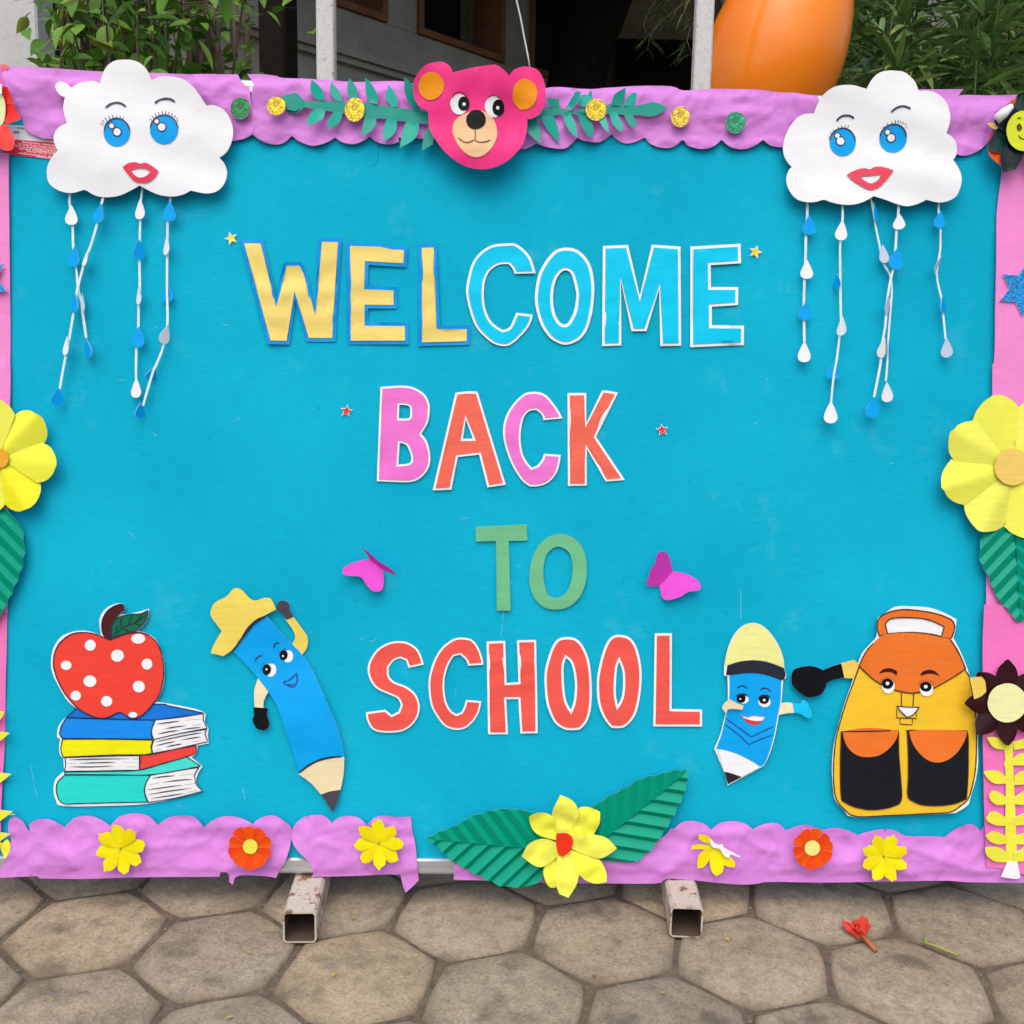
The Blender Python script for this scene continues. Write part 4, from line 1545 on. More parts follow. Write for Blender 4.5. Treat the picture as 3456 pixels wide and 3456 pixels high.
cloud('smiling white paper cloud with round mouth in the top left corner', c_tl,
      [(770, 240), (790, 165), (830, 105), (885, 72), (950, 65), (1020, 70), (1080, 95), (1130, 145), (1163, 220), (1215, 197), (1280, 192), (1350, 200), (1420, 225), (1480, 275), (1530, 340), (1575, 410), (1620, 405), (1690, 430), (1740, 485), (1770, 560), (1775, 640), (1755, 710), (1720, 765), (1668, 800), (1705, 840), (1725, 900), (1720, 960), (1690, 1020), (1640, 1060), (1570, 1072), (1500, 1060), (1457, 1050), (1410, 1075), (1350, 1092), (1280, 1093), (1210, 1080), (1140, 1050), (1070, 1012), (1000, 1050), (920, 1085), (850, 1097), (770, 1095), (710, 1075), (660, 1045), (630, 1047), (580, 1062), (520, 1065), (450, 1045), (400, 1010), (375, 970), (370, 900), (385, 850), (415, 800), (458, 752), (435, 700), (428, 650), (445, 600), (480, 565), (525, 545), (505, 480), (497, 430), (502, 380), (510, 350), (470, 330), (440, 285), (437, 250), (465, 228), (505, 235), (535, 255), (557, 275), (600, 245), (660, 225), (720, 222)],
      [(900, 612, 100, 108, [(902, 610, 27), (862, 565, 18)]), (1255, 588, 107, 112, [(1238, 572, 28), (1200, 530, 16)])],
      [[(815, 428), (850, 400), (895, 387), (935, 395), (967, 417)], [(1183, 388), (1215, 365), (1265, 354), (1305, 360), (1335, 380)]],
      [[(800, 558), (778, 545)], [(808, 540), (788, 522)], [(828, 528), (812, 505)], [(850, 515), (840, 492)], [(872, 508), (868, 485)], [(898, 508), (900, 488)], [(922, 510), (928, 488)], [(945, 515), (950, 497)],
       [(1160, 520), (1145, 508)], [(1178, 500), (1162, 488)], [(1195, 490), (1185, 468)], [(1218, 480), (1210, 458)], [(1243, 475), (1240, 450)], [(1264, 475), (1266, 450)], [(1287, 477), (1292, 455)], [(1308, 485), (1318, 465)], [(1328, 498), (1340, 482)], [(1345, 510), (1358, 500)], [(1350, 527), (1360, 518)]],
      [(945, 880), (980, 850), (1035, 836), (1075, 848), (1115, 840), (1165, 865), (1213, 903), (1190, 945), (1140, 985), (1085, 993), (1030, 980), (985, 930)],
      [(1005, 900), (1050, 885), (1110, 885), (1155, 908), (1120, 940), (1080, 953), (1040, 940)], 2.5, LIPS)
cloud('smiling white paper cloud with wide red lips in the top right corner', c_tr,
      [(742, 240), (775, 180), (820, 130), (880, 105), (950, 102), (1020, 110), (1070, 145), (1110, 195), (1130, 255), (1190, 250), (1250, 262), (1305, 295), (1345, 345), (1365, 420), (1360, 490), (1335, 565), (1370, 585), (1405, 625), (1418, 680), (1410, 730), (1390, 758), (1425, 810), (1448, 880), (1440, 960), (1410, 1030), (1350, 1065), (1280, 1075), (1190, 1055), (1130, 1085), (1050, 1105), (970, 1090), (880, 1055), (800, 1030), (730, 1070), (650, 1095), (560, 1095), (480, 1075), (428, 1057), (370, 1072), (300, 1073), (230, 1050), (185, 1000), (160, 940), (158, 880), (180, 825), (200, 808), (160, 760), (137, 700), (137, 640), (155, 570), (190, 500), (240, 440), (300, 410), (365, 408), (385, 350), (430, 275), (490, 230), (560, 213), (640, 213), (700, 228)],
      [(578, 620, 98, 107, [(563, 613, 28), (540, 572, 17)]), (948, 598, 100, 106, [(935, 593, 27), (908, 551, 17)])],
      [[(532, 465), (560, 435), (600, 426), (635, 432), (658, 448)], [(925, 410), (955, 385), (1000, 368), (1035, 372), (1068, 387)]],
      [[(487, 588), (475, 575)], [(500, 562), (487, 545)], [(520, 545), (508, 527)], [(552, 522), (545, 505)], [(575, 515), (568, 495)], [(596, 512), (595, 492)], [(616, 515), (620, 495)], [(880, 520), (873, 508)], [(908, 503), (902, 487)], [(938, 495), (932, 477)], [(962, 490), (958, 468)], [(978, 488), (980, 468)], [(992, 490), (998, 472)], [(1010, 497), (1018, 480)], [(1028, 505), (1038, 490)], [(1038, 525), (1045, 513)]],
      [(603, 868), (660, 835), (730, 818), (775, 828), (810, 810), (880, 815), (945, 840), (910, 890), (850, 955), (790, 982), (740, 970), (690, 940), (640, 905)],
      [(698, 880), (850, 868), (855, 875), (830, 910), (785, 933), (740, 915)], 8.2, paper(235, 75, 95, 0.5))

# ================================================================== strings of paper raindrops
DROPB = paper(0, 160, 236, 0.45, 0.05, spec=0.12)
DROPW = WHITE
DROP_PRINT_SHADE = paper(205, 212, 232)  # grey of the printed drop, also shade painted onto white drops
STRW = paper(225, 238, 248)


def strand(label, conv, line, drops, sw, h):
    """line: the paper string; drops: (x, y, w, h, lean, colour, behind)"""
    pts = smooth_poly(conv(line), 60, 3, closed=False)
    c = Cut('raindrop_string', label, 'raindrop string', mid(pts), h, 'strings of paper raindrops under the clouds')
    ss = (conv([(1, 0)])[0][0] - conv([(0, 0)])[0][0])
    P = [Vector(p) for p in c.uv(pts)]
    n = len(P)
    v, f = [], []
    sd_ = random.random() * 50
    for i, p in enumerate(P):
        t = (P[min(i + 1, n - 1)] - P[max(i - 1, 0)]).normalized()
        nn = Vector((-t.y, t.x))
        tw = 0.5 * noise.noise(Vector((i * 0.35, sd_, 0)))
        hw = sw * ss * PX * 0.39
        zc = 0.003 * noise.noise(Vector((i * 0.3, sd_ + 4, 0)))
        for s in (-1, 1):
            q = p + nn * hw * s * math.cos(tw)
            v.append((q.x, q.y, zc + hw * s * math.sin(tw)))
        for s in (-1, 1):
            q = p + nn * hw * s * math.cos(tw)
            v.append((q.x, q.y, zc + hw * s * math.sin(tw) - 0.0005))
    for i in range(n - 1):
        a, b = 4 * i, 4 * i + 4
        f += [(a, b, b + 1, a + 1), (a + 2, a + 3, b + 3, b + 2), (a, a + 2, b + 2, b), (a + 1, b + 1, b + 3, a + 3)]
    mesh_obj('paper_strip', v, f, STRW, c.root)
    W0, H0 = 110.0, 158.0
    for d in drops:
        x, y, w, hh, lean, col = d[:6]
        behind = len(d) > 6 and d[6]
        (u, vv), = c.uv(conv([(x, y)]))
        hm, wm = hh * ss * PX, max(w, 100) * ss * PX
        prof = [(0, 0.5), (0.13, 0.34), (0.3, 0.12), (0.43, -0.1), (0.47, -0.24), (0.40, -0.38), (0.24, -0.47), (0.0, -0.5)]
        ol = [(a * wm, b * hm) for a, b in prof] + [(-a * wm, b * hm) for a, b in reversed(prof[1:-1])]
        ol = smooth_poly(ol, 60, 2)
        curl = random.uniform(-1, 1) * 2.2
        me = sheet_mesh('raindrop', [ol], 0.008, lambda a, b: curl * a * a + 0.6 * b * b, 0.0005, [col, WHITE if col is not DROP_PRINT_SHADE else col])
        o = link(bpy.data.objects.new('raindrop', me), c.root)
        tw = math.acos(min(1.0, w / max(w, 100))) * random.choice((-1, 1))
        o.location = (u, vv, -0.003 if behind else 0.0035)
        o.rotation_euler = (0, tw * 0.97, R_(-lean))
    return c


B_, W_, Gy = DROPB, DROPW, DROP_PRINT_SHADE
strand('leftmost raindrop string under the left cloud starting with a white drop', c_ld, [(222, 105), (220, 210), (238, 300), (245, 500), (262, 650), (285, 870), (312, 960), (318, 1050), (345, 1240)],
       [(238, 292, 100, 152, 0, W_), (257, 612, 98, 158, 4, B_), (315, 968, 50, 150, -5, W_, 1), (362, 1320, 80, 158, -10, B_)], 24, 0.013)
strand('second raindrop string under the left cloud crossing over the first', c_ld, [(485, 130), (450, 280), (400, 470), (340, 640), (285, 830), (255, 1000), (215, 1250), (185, 1400), (140, 1640)],
       [(452, 275, 95, 152, 15, B_), (348, 625, 62, 132, 15, W_), (262, 970, 80, 152, 5, B_), (197, 1305, 70, 145, 6, W_), (132, 1700, 78, 138, 6, B_)], 22, 0.019)
strand('straight middle raindrop string under the left cloud', c_ld, [(785, 60), (770, 170), (765, 330), (760, 640), (765, 860), (750, 1000), (750, 1160), (735, 1330), (735, 1560)],
       [(770, 245, 90, 158, 0, W_), (763, 560, 76, 155, 0, B_), (759, 915, 62, 142, 0, W_), (757, 1235, 100, 160, 2, B_), (740, 1630, 92, 155, 0, W_)], 22, 0.013)
strand('curling right raindrop string under the left cloud', c_ld, [(997, 130), (998, 190), (980, 340), (975, 600), (975, 870), (980, 1140), (950, 1290), (890, 1450), (860, 1520), (790, 1770)],
       [(998, 260, 106, 158, 0, B_), (974, 525, 66, 152, 2, W_), (970, 890, 98, 142, 0, B_, 1), (968, 1215, 55, 152, 14, W_), (855, 1520, 62, 112, 20, B_, 1), (772, 1805, 48, 118, 5, B_)], 22, 0.015)
strand('straight leftmost raindrop string under the right cloud', c_rd, [(300, 90), (300, 210), (290, 400), (285, 580), (277, 740), (275, 920), (275, 1240)],
       [(312, 290, 120, 162, -2, B_), (292, 652, 110, 155, 0, W_), (280, 990, 115, 150, 2, B_), (271, 1322, 112, 172, 0, W_)], 26, 0.013)
strand('long second raindrop string under the right cloud ending in a half grey drop', c_rd, [(588, 115), (588, 240), (570, 420), (568, 600), (572, 720), (575, 1010), (570, 1150), (545, 1360), (520, 1500), (495, 1730)],
       [(575, 332, 105, 168, 5, W_), (548, 742, 30, 118, 0, B_, 1), (576, 1112, 52, 158, 3, W_), (525, 1475, 124, 138, 0, B_, 1), (487, 1812, 118, 185, 0, W_)], 22, 0.020)
strand('raindrop string under the mouth of the right cloud with a printed drop', c_rd, [(806, 40), (830, 120), (850, 260), (890, 450), (920, 590), (975, 690), (990, 780), (985, 900), (960, 1250), (955, 1360), (940, 1560)],
       [(852, 185, 70, 152, -10, B_), (918, 525, 96, 152, -8, Gy), (978, 930, 24, 112, 0, B_, 1), (962, 1290, 48, 132, -4, B_), (945, 1650, 72, 165, -3, W_)], 20, 0.014)
strand('raindrop string under the right cloud tangled with its neighbour, ending lowest', c_rd, [(1042, 120), (1040, 210), (1025, 400), (1010, 600), (975, 760), (950, 930), (935, 1120), (905, 1290), (895, 1440), (845, 1690)],
       [(1043, 262, 88, 132, 0, W_), (1022, 560, 122, 182, 5, B_), (948, 940, 62, 155, 6, Gy), (907, 1290, 88, 168, 14, W_), (827, 1775, 120, 168, 3, B_)], 25, 0.020)
strand('rightmost shorter raindrop string under the right cloud with white drops tinted grey for shade', c_rd, [(1378, 90), (1372, 180), (1385, 330), (1388, 480), (1355, 680), (1390, 880), (1410, 1010), (1428, 1220)],
       [(1375, 245, 100, 142, 5, B_), (1358, 615, 58, 152, 20, Gy), (1400, 935, 72, 145, -5, B_), (1430, 1290, 72, 160, -2, Gy)], 20, 0.015)

# ================================================================== apple on books
OUT = 9.0
c = Cut('apple_and_books_cutout', 'paper cut-out of a spotted red apple on a stack of four books', 'paper cut-out', c_apple([(700, 1000)])[0], 0.002, None, (lambda f: lambda u, v: 0.002 + max(-0.0015, f(u, v)))(warp(31, 0.0015, 6)))
A = c_apple
s_ = 600 / 1525
c.sheet('backing', smooth_poly(A([(500, 250), (515, 190), (550, 140), (610, 105), (670, 90), (705, 100), (720, 130), (715, 160), (680, 182), (740, 185), (830, 165), (925, 138), (920, 200), (890, 270), (830, 330), (880, 340), (940, 365), (990, 410), (1030, 500), (1050, 570), (1058, 680), (1050, 790), (1020, 880), (985, 935), (1060, 945), (1200, 970), (1340, 1000), (1400, 1030), (1412, 1050), (1405, 1110), (1435, 1160), (1430, 1220), (1438, 1290), (1345, 1310), (1335, 1380), (1290, 1410), (1385, 1490), (1350, 1540), (1330, 1610), (1345, 1670), (1392, 1700), (1250, 1740), (925, 1808), (600, 1825), (190, 1828), (130, 1780), (108, 1700), (120, 1610), (160, 1560), (200, 1530), (192, 1415), (165, 1390), (155, 1320), (165, 1255), (140, 1240), (140, 1180), (165, 1120), (210, 1070), (300, 990), (230, 930), (160, 820), (110, 720), (88, 640), (88, 560), (105, 480), (150, 400), (220, 350), (330, 325), (430, 335), (515, 365)]), 40), WHITE, 0, 0.012, 0.0006)
books = [('blue_book', [(215, 1072), (640, 1085), (980, 1092), (955, 1150), (945, 1210), (955, 1255), (600, 1250), (180, 1248), (160, 1210), (170, 1150)], (18, 140, 235)),
         ('blue_cover', [(305, 990), (980, 955), (1100, 970), (1250, 1000), (1390, 1030), (1300, 1050), (980, 1088), (640, 1081), (215, 1068)], (16, 118, 215)),
         ('yellow_book', [(185, 1255), (600, 1255), (960, 1262), (945, 1320), (955, 1388), (600, 1390), (190, 1408), (170, 1340)], (240, 235, 10)),
         ('red_book', [(845, 1395), (1100, 1350), (1330, 1308), (1330, 1378), (1100, 1450), (842, 1518)], (238, 70, 62)),
         ('teal_book', [(205, 1562), (940, 1563), (905, 1620), (885, 1690), (895, 1750), (915, 1795), (600, 1800), (200, 1810), (150, 1770), (130, 1690), (145, 1620)], (40, 218, 205)),
         ('teal_cover', [(205, 1535), (520, 1530), (840, 1520), (1050, 1460), (1250, 1410), (1365, 1485), (1300, 1500), (940, 1559), (520, 1558), (205, 1558)], (70, 222, 205))]
for nm, pts, colr in books:
    pp = smooth_poly(A(pts), 35)
    o = c.sheet(nm, pp, paper(*colr), 0.0009, 0.012, 0.0002)
    c.ink('outline', [pp + pp[:1]], 3.2, INK, 0.0018, parent=o)
pages = [([(980, 1090), (1395, 1035), (1390, 1090), (1425, 1160), (1150, 1215), (968, 1258), (948, 1200), (955, 1140)],
          [[(990, 1125), (1090, 1112), (1190, 1098)], [(1235, 1092), (1375, 1082)], [(1065, 1165), (1150, 1150), (1240, 1140)], [(1300, 1135), (1370, 1130)], [(1000, 1212), (1100, 1190), (1180, 1180)], [(1200, 1172), (1300, 1160), (1370, 1155)]]),
         ([(968, 1258), (1150, 1215), (1420, 1170), (1405, 1210), (1430, 1275), (1150, 1340), (960, 1385), (950, 1320)],
          [[(985, 1278), (1150, 1240), (1280, 1215), (1380, 1200)], [(1200, 1262), (1300, 1245), (1370, 1235)], [(985, 1310), (1070, 1290), (1150, 1275)], [(1070, 1320), (1150, 1305), (1210, 1295)], [(985, 1350), (1030, 1340)], [(1300, 1275), (1370, 1268)]]),
         ([(205, 1412), (600, 1400), (845, 1395), (850, 1450), (840, 1520), (520, 1525), (200, 1530), (212, 1470)],
          [[(235, 1432), (450, 1425), (760, 1422)], [(235, 1465), (300, 1460)], [(330, 1460), (500, 1455), (640, 1452)], [(700, 1452), (830, 1460)], [(250, 1490), (420, 1492), (620, 1485)], [(730, 1490), (820, 1492)], [(780, 1420), (830, 1425)]]),
         ([(940, 1563), (1300, 1505), (1350, 1495), (1315, 1560), (1330, 1640), (1385, 1700), (1150, 1760), (920, 1797), (890, 1720), (895, 1640)],
          [[(950, 1590), (1050, 1575), (1150, 1568)], [(1190, 1565), (1305, 1555)], [(925, 1645), (1010, 1632)], [(1040, 1625), (1200, 1605), (1300, 1600)], [(905, 1690), (1050, 1670), (1210, 1648)], [(1230, 1645), (1320, 1635)], [(920, 1730), (1100, 1700), (1290, 1675)], [(940, 1765), (1100, 1740), (1230, 1720)], [(1250, 1712), (1340, 1695)]])]
for pts, lines in pages:
    pp = smooth_poly(A(pts), 35)
    o = c.sheet('pages', pp, PAGE, 0.0009, 0.012, 0.0002)
    c.ink('outline', [pp + pp[:1]], 3.0, INK, 0.0018, parent=o)
    c.ink('page_lines', [A(x) for x in lines], 3.6, INK, 0.0018, parent=o, taper=0.2)
ap = smooth_poly(A([(590, 405), (540, 385), (480, 358), (400, 342), (320, 342), (240, 365), (170, 420), (130, 480), (110, 550), (110, 640), (140, 740), (190, 840), (250, 920), (310, 985), (380, 1030), (470, 1068), (540, 1075), (600, 1055), (650, 1030), (690, 1030), (740, 1060), (790, 1078), (840, 1065), (900, 1020), (960, 950), (1010, 880), (1035, 800), (1050, 700), (1045, 600), (1025, 500), (985, 420), (930, 370), (870, 345), (790, 342), (700, 360), (640, 385)]), 40)
o = c.sheet('apple', ap, paper(236, 68, 54, 0.5, 0.07), 0.0024, 0.012, 0.0003)
c.ink('outline', [ap + ap[:1]], 3.8, INK, 0.0033, parent=o)
for x, y, rx, ry in ((423, 450, 47, 47), (655, 540, 55, 52), (833, 394, 60, 42), (908, 612, 45, 47), (217, 622, 45, 40), (420, 758, 55, 50), (838, 805, 52, 50), (298, 882, 44, 42), (563, 930, 48, 45), (787, 1046, 38, 24)):
    p, = A([(x, y)])
    c.sheet('spot', ell(p[0], p[1], rx * s_, ry * s_, 0, 18, 0.05), WHITE, 0.0033, 0.01, 0.0002, parent=o)
st = smooth_poly(A([(520, 290), (530, 220), (565, 160), (620, 118), (680, 98), (708, 110), (715, 145), (660, 190), (620, 250), (605, 320), (600, 395), (555, 385), (530, 350)]), 45)
o = c.sheet('stem', st, paper(78, 26, 26), 0.0033, 0.01, 0.0003)
c.ink('outline', [st + st[:1]], 3.4, INK, 0.0042, parent=o)
lf = smooth_poly(A([(600, 385), (595, 310), (620, 250), (680, 205), (770, 185), (850, 180), (918, 150), (905, 220), (870, 275), (810, 325), (740, 345), (680, 360)]), 45)
o = c.sheet('apple_leaf', lf, paper(12, 108, 72), 0.0037, 0.01, 0.0003)
c.ink('veins', [lf + lf[:1], A([(600, 385), (700, 300), (800, 260), (900, 190)]), A([(640, 345), (645, 310), (660, 280)]), A([(695, 305), (680, 260), (690, 220)]), A([(750, 282), (760, 240), (775, 195)]), A([(800, 260), (830, 272), (860, 265)]), A([(700, 305), (740, 325), (780, 332)]), A([(800, 258), (840, 220), (860, 190)])], 3.4, INK, 0.0046, parent=o)

# ================================================================== pencil with hat
def nonneg(f, b=0.002):
    return lambda u, v: b + max(-b * 0.8, f(u, v))


A = c_pl
s_ = 540 / 1242
PENB = paper(4, 164, 236, 0.45, 0.06, spec=0.15)
WOOD = paper(240, 222, 178)
HATY = paper(250, 216, 98)
GREYB = paper(74, 70, 82, 0.6, 0.15)


def eyes(c, A, s_, lst, dh):
    for (w, b, hl) in lst:
        p, = A([w[:2]])
        e = c.sheet('eye', ell(p[0], p[1], w[2] * s_, w[3] * s_, 0.1, 24, 0.03), WHITE, dh, 0.01, 0.0002)
        p, = A([b[:2]])
        c.sheet('pupil', ell(p[0], p[1], b[2] * s_, b[3] * s_, 0.1, 22, 0.04), BLACKP, dh + 0.0007, 0.01, 0.0002, parent=e)
        p, = A([hl[:2]])
        c.sheet('highlight', ell(p[0], p[1], hl[2] * s_, hl[2] * s_, 0, 12, 0.2), WHITE, dh + 0.0013, 0.01, 0.0002, parent=e)


c = Cut('pencil_cutout', 'leaning blue paper pencil lifting its yellow hat', 'paper cut-out', A([(650, 950)])[0], 0.003, 'paper pencils with faces', nonneg(warp(41, 0.006, 5, 0.005, 9), 0.005))
body = c.sheet('body', smooth_poly(A([(245, 590), (300, 510), (380, 405), (440, 350), (510, 315), (600, 420), (700, 530), (800, 640), (870, 750), (940, 890), (1000, 1030), (1060, 1170), (1100, 1320), (1112, 1405), (1000, 1415), (900, 1440), (830, 1475), (755, 1525), (720, 1390), (670, 1250), (640, 1150), (590, 1010), (520, 900), (440, 800), (340, 690)]), 45), PENB, 0.002, 0.011)
c.sheet('arm', smooth_poly(A([(720, 325), (780, 410), (825, 480), (822, 560), (783, 620), (700, 545), (728, 490), (715, 430), (655, 340)]), 45), HATY, 0.0005, 0.011)
c.sheet('hand', smooth_poly(A([(590, 255), (600, 215), (640, 195), (680, 215), (692, 245), (690, 270), (720, 322), (665, 345), (640, 305), (605, 285)]), 55), GREYB, 0.0016, 0.011)
c.sheet('arm', smooth_poly(A([(440, 800), (525, 903), (490, 970), (485, 1035), (420, 1030), (413, 910), (425, 850)]), 45), WOOD, 0.0005, 0.011)
c.sheet('hand', smooth_poly(A([(408, 1022), (522, 1030), (515, 1085), (533, 1140), (525, 1180), (490, 1202), (440, 1190), (412, 1150), (403, 1110), (415, 1085)]), 45), BLACKP, 0.0016, 0.011)
c.sheet('hat', smooth_poly(A([(75, 605), (100, 540), (160, 435), (125, 385), (85, 330), (78, 280), (110, 215), (200, 165), (250, 110), (290, 102), (330, 125), (370, 170), (420, 197), (480, 180), (520, 175), (552, 190), (585, 265), (500, 310), (420, 350), (350, 420), (290, 520), (230, 590), (170, 630)]), 48), HATY, 0.0036, 0.011, edge=paper(150, 110, 40))
c.sheet('wood_cone', smooth_poly(A([(752, 1542), (830, 1480), (920, 1435), (1010, 1415), (1112, 1408), (1105, 1540), (1080, 1668), (1000, 1680), (930, 1703), (850, 1615)]), 45), WOOD, 0.0034, 0.011)
c.sheet('pencil_lead', smooth_poly(A([(930, 1701), (1000, 1678), (1080, 1665), (1055, 1760), (1022, 1838), (970, 1760)]), 45), GREYB, 0.0043, 0.011)
c.ink('marker_line', [A([(250, 588), (300, 512), (380, 412), (440, 355), (508, 318)])], 6.0, INK, 0.0047)
c.ink('marker_line', [A([(756, 1538), (830, 1478), (920, 1433), (1010, 1412), (1095, 1406)])], 6.0, INK, 0.0047)
eyes(c, A, s_, [((540, 738, 42, 52), (507, 735, 34, 42), (505, 733, 8)), ((672, 632, 40, 48), (638, 622, 32, 40), (633, 630, 8))], 0.0028)
for ln in ([(417, 675), (430, 645), (450, 630), (475, 628)], [(560, 568), (572, 540), (590, 528), (607, 528)]):
    c.ink('eyebrow', [A(ln)], 4.0, INK, 0.0030)
c.ink('eyelashes', [A(l) for l in ([(478, 705), (460, 690)], [(470, 718), (455, 715)], [(472, 730), (456, 732)], [(490, 692), (480, 680)], [(612, 600), (598, 588)], [(605, 612), (596, 606)], [(640, 580), (638, 565)], [(655, 580), (657, 565)], [(670, 585), (678, 570)], [(525, 690), (555, 680)])], 3.0, INK, 0.0046)
c.ink('mouth', [A([(637, 830), (690, 810), (740, 762), (745, 820), (725, 860), (700, 868), (660, 850), (637, 830)]), A([(665, 848), (690, 852), (710, 850), (725, 840)])], 4.2, plain('blue_ink', (0.01, 0.03, 0.25, 1), 0.5), 0.0030)

# ================================================================== pencil with cap
A = c_pr
s_ = 420 / 1268
c = Cut('pencil_cutout', 'short blue paper pencil with yellow cap and open red mouth', 'paper cut-out', A([(480, 950)])[0], 0.003, 'paper pencils with faces', nonneg(warp(51, 0.004, 7), 0.004))
c.sheet('backing', smooth_poly(A([(188, 570), (200, 480), (240, 340), (300, 230), (380, 155), (460, 128), (540, 135), (620, 185), (700, 280), (760, 390), (795, 500), (803, 590), (820, 650), (815, 690), (790, 720), (775, 900), (745, 1060), (700, 1280), (650, 1450), (600, 1560), (560, 1595), (350, 1710), (225, 1780), (190, 1650), (90, 1405), (150, 1260), (185, 1120), (215, 1000), (225, 880), (220, 670), (185, 655)]), 40), WHITE, 0, 0.01)
c.sheet('cap', smooth_poly(A([(195, 560), (210, 470), (250, 340), (310, 235), (385, 160), (460, 132), (540, 140), (620, 192), (695, 285), (755, 395), (788, 490), (798, 582), (700, 540), (600, 512), (470, 502), (330, 518), (215, 552)]), 40), paper(246, 236, 150), 0.0010, 0.01, edge=paper(150, 110, 40))
c.sheet('cap_band', smooth_poly(A([(220, 557), (330, 522), (470, 506), (600, 518), (700, 547), (798, 587), (815, 650), (800, 700), (770, 712), (680, 675), (560, 645), (430, 635), (300, 648), (205, 655)]), 40), paper(38, 46, 58, 0.6, 0.2), 0.0020, 0.01)
c.sheet('body', smooth_poly(A([(240, 650), (430, 628), (560, 638), (680, 670), (772, 715), (765, 900), (735, 1060), (690, 1280), (640, 1450), (595, 1560), (555, 1585), (450, 1520), (330, 1460), (200, 1420), (108, 1408), (160, 1265), (195, 1120), (225, 1000), (240, 870)]), 40), PENB, 0.0010, 0.01)
c.sheet('wood_cone', smooth_poly(A([(125, 1412), (200, 1425), (330, 1465), (450, 1525), (552, 1590), (370, 1690), (270, 1655), (190, 1635)]), 40), WHITE, 0.0020, 0.01, 0.0003)
c.sheet('pencil_lead', smooth_poly(A([(192, 1640), (270, 1660), (365, 1694), (228, 1765), (205, 1690)]), 40), paper(42, 40, 52, 0.6, 0.2), 0.0020, 0.01, 0.0003)
for ln in ([(205, 1095), (330, 1185), (465, 1285), (560, 1235), (695, 1175)], [(192, 1160), (310, 1240), (440, 1362), (560, 1305), (680, 1262)]):
    c.ink('marker_line', [A(ln)], 3.4, plain('blue_ink', (0.01, 0.03, 0.25, 1), 0.5), 0.0019)
eyes(c, A, s_, [((380, 903, 58, 44), (362, 893, 46, 46), (352, 898, 9)), ((600, 930, 63, 53), (595, 905, 52, 44), (598, 910, 13))], 0.0019)
c.ink('eyelids', [A([(312, 868), (345, 853), (385, 852), (425, 862)]), A([(540, 890), (570, 868), (615, 865), (660, 880)])], 6.0, INK, 0.0036)
for ln in ([(320, 785), (350, 768), (385, 765), (430, 792)], [(556, 808), (585, 792), (630, 795), (668, 825)]):
    c.ink('eyebrow', [A(ln)], 3.6, INK, 0.0021)
c.sheet('mouth', smooth_poly(A([(358, 1060), (400, 1118), (440, 1150), (490, 1165), (540, 1152), (580, 1120), (608, 1085), (480, 1068), (430, 1085)]), 50), paper(222, 60, 62), 0.0019, 0.01, 0.0002)
c.sheet('teeth', smooth_poly(A([(372, 1072), (430, 1090), (480, 1075), (600, 1088), (575, 1116), (520, 1123), (450, 1112), (395, 1094)]), 50), WHITE, 0.0026, 0.01, 0.0002)
PALE = paper(242, 222, 180)
c.sheet('arm', smooth_poly(A([(165, 990), (185, 940), (240, 895), (300, 930), (380, 965), (370, 1005), (280, 995), (222, 1000), (200, 1040)]), 55), PALE, 0.0048, 0.008, extra=lambda x, y: 0.004 * math.sin(max(0, min(3.1, (x + 0.075) * 40))))
c.sheet('arm', smooth_poly(A([(765, 940), (850, 933), (885, 945), (900, 1038), (820, 1045), (745, 1060)]), 55), PALE, 0.0016, 0.008)
c.sheet('hand', smooth_poly(A([(885, 945), (965, 950), (985, 915), (1020, 920), (1050, 970), (1075, 1040), (1065, 1090), (1020, 1085), (960, 1050), (900, 1038)]), 55), paper(0, 190, 235, 0.4, 0.05, spec=0.5), 0.0030, 0.008, extra=lambda x, y: max(0, x - 0.09) * 0.25)

# ================================================================== school bag
A = c_bag
s_ = 836 / 1932
c = Cut('school_bag_cutout', 'yellow and orange paper school bag with a face and black pockets', 'paper cut-out', A([(1000, 1000)])[0], 0.006, None, nonneg(warp(61, 0.005, 5), 0.005))
ORA = paper(234, 118, 42, 0.5, 0.07)
YB = paper(250, 194, 46, 0.5, 0.06)
c.sheet('backing', smooth_poly(A([(785, 195), (840, 160), (920, 108), (1040, 105), (1180, 115), (1290, 150), (1395, 205), (1385, 290), (1370, 350), (1420, 440), (1475, 570), (1510, 680), (1545, 820), (1565, 950), (1565, 1200), (1565, 1320), (1545, 1450), (1500, 1600), (1480, 1650), (1400, 1700), (1345, 1712), (1000, 1727), (600, 1745), (520, 1690), (450, 1610), (432, 1500), (425, 1350), (440, 1180), (475, 1040), (520, 880), (570, 740), (610, 620), (655, 480), (720, 400), (775, 335)]), 40), WHITE, 0, 0.014)
pp = smooth_poly(A([(640, 580), (600, 690), (540, 850), (490, 1010), (455, 1150), (440, 1320), (440, 1480), (460, 1600), (520, 1680), (620, 1740), (900, 1728), (1200, 1713), (1345, 1700), (1430, 1650), (1490, 1590), (1530, 1450), (1550, 1300), (1555, 1100), (1540, 900), (1510, 720), (1470, 610), (1300, 500), (800, 500)]), 40)
o = c.sheet('bag_body', pp, YB, 0.0011, 0.014, 0.0003)
c.ink('outline', [pp + pp[:1]], 4.0, BROWN_INK, 0.0021, parent=o)
c.ink('buckle_lines', [A([(965, 778), (967, 830), (965, 890)]), A([(1063, 778), (1060, 830), (1055, 890)]), A([(930, 905), (930, 972), (1083, 978), (1083, 900)]), A([(958, 975), (955, 1020), (1050, 1028), (1055, 978)])], 3.4, BROWN_INK, 0.0021, parent=o, taper=0.9)
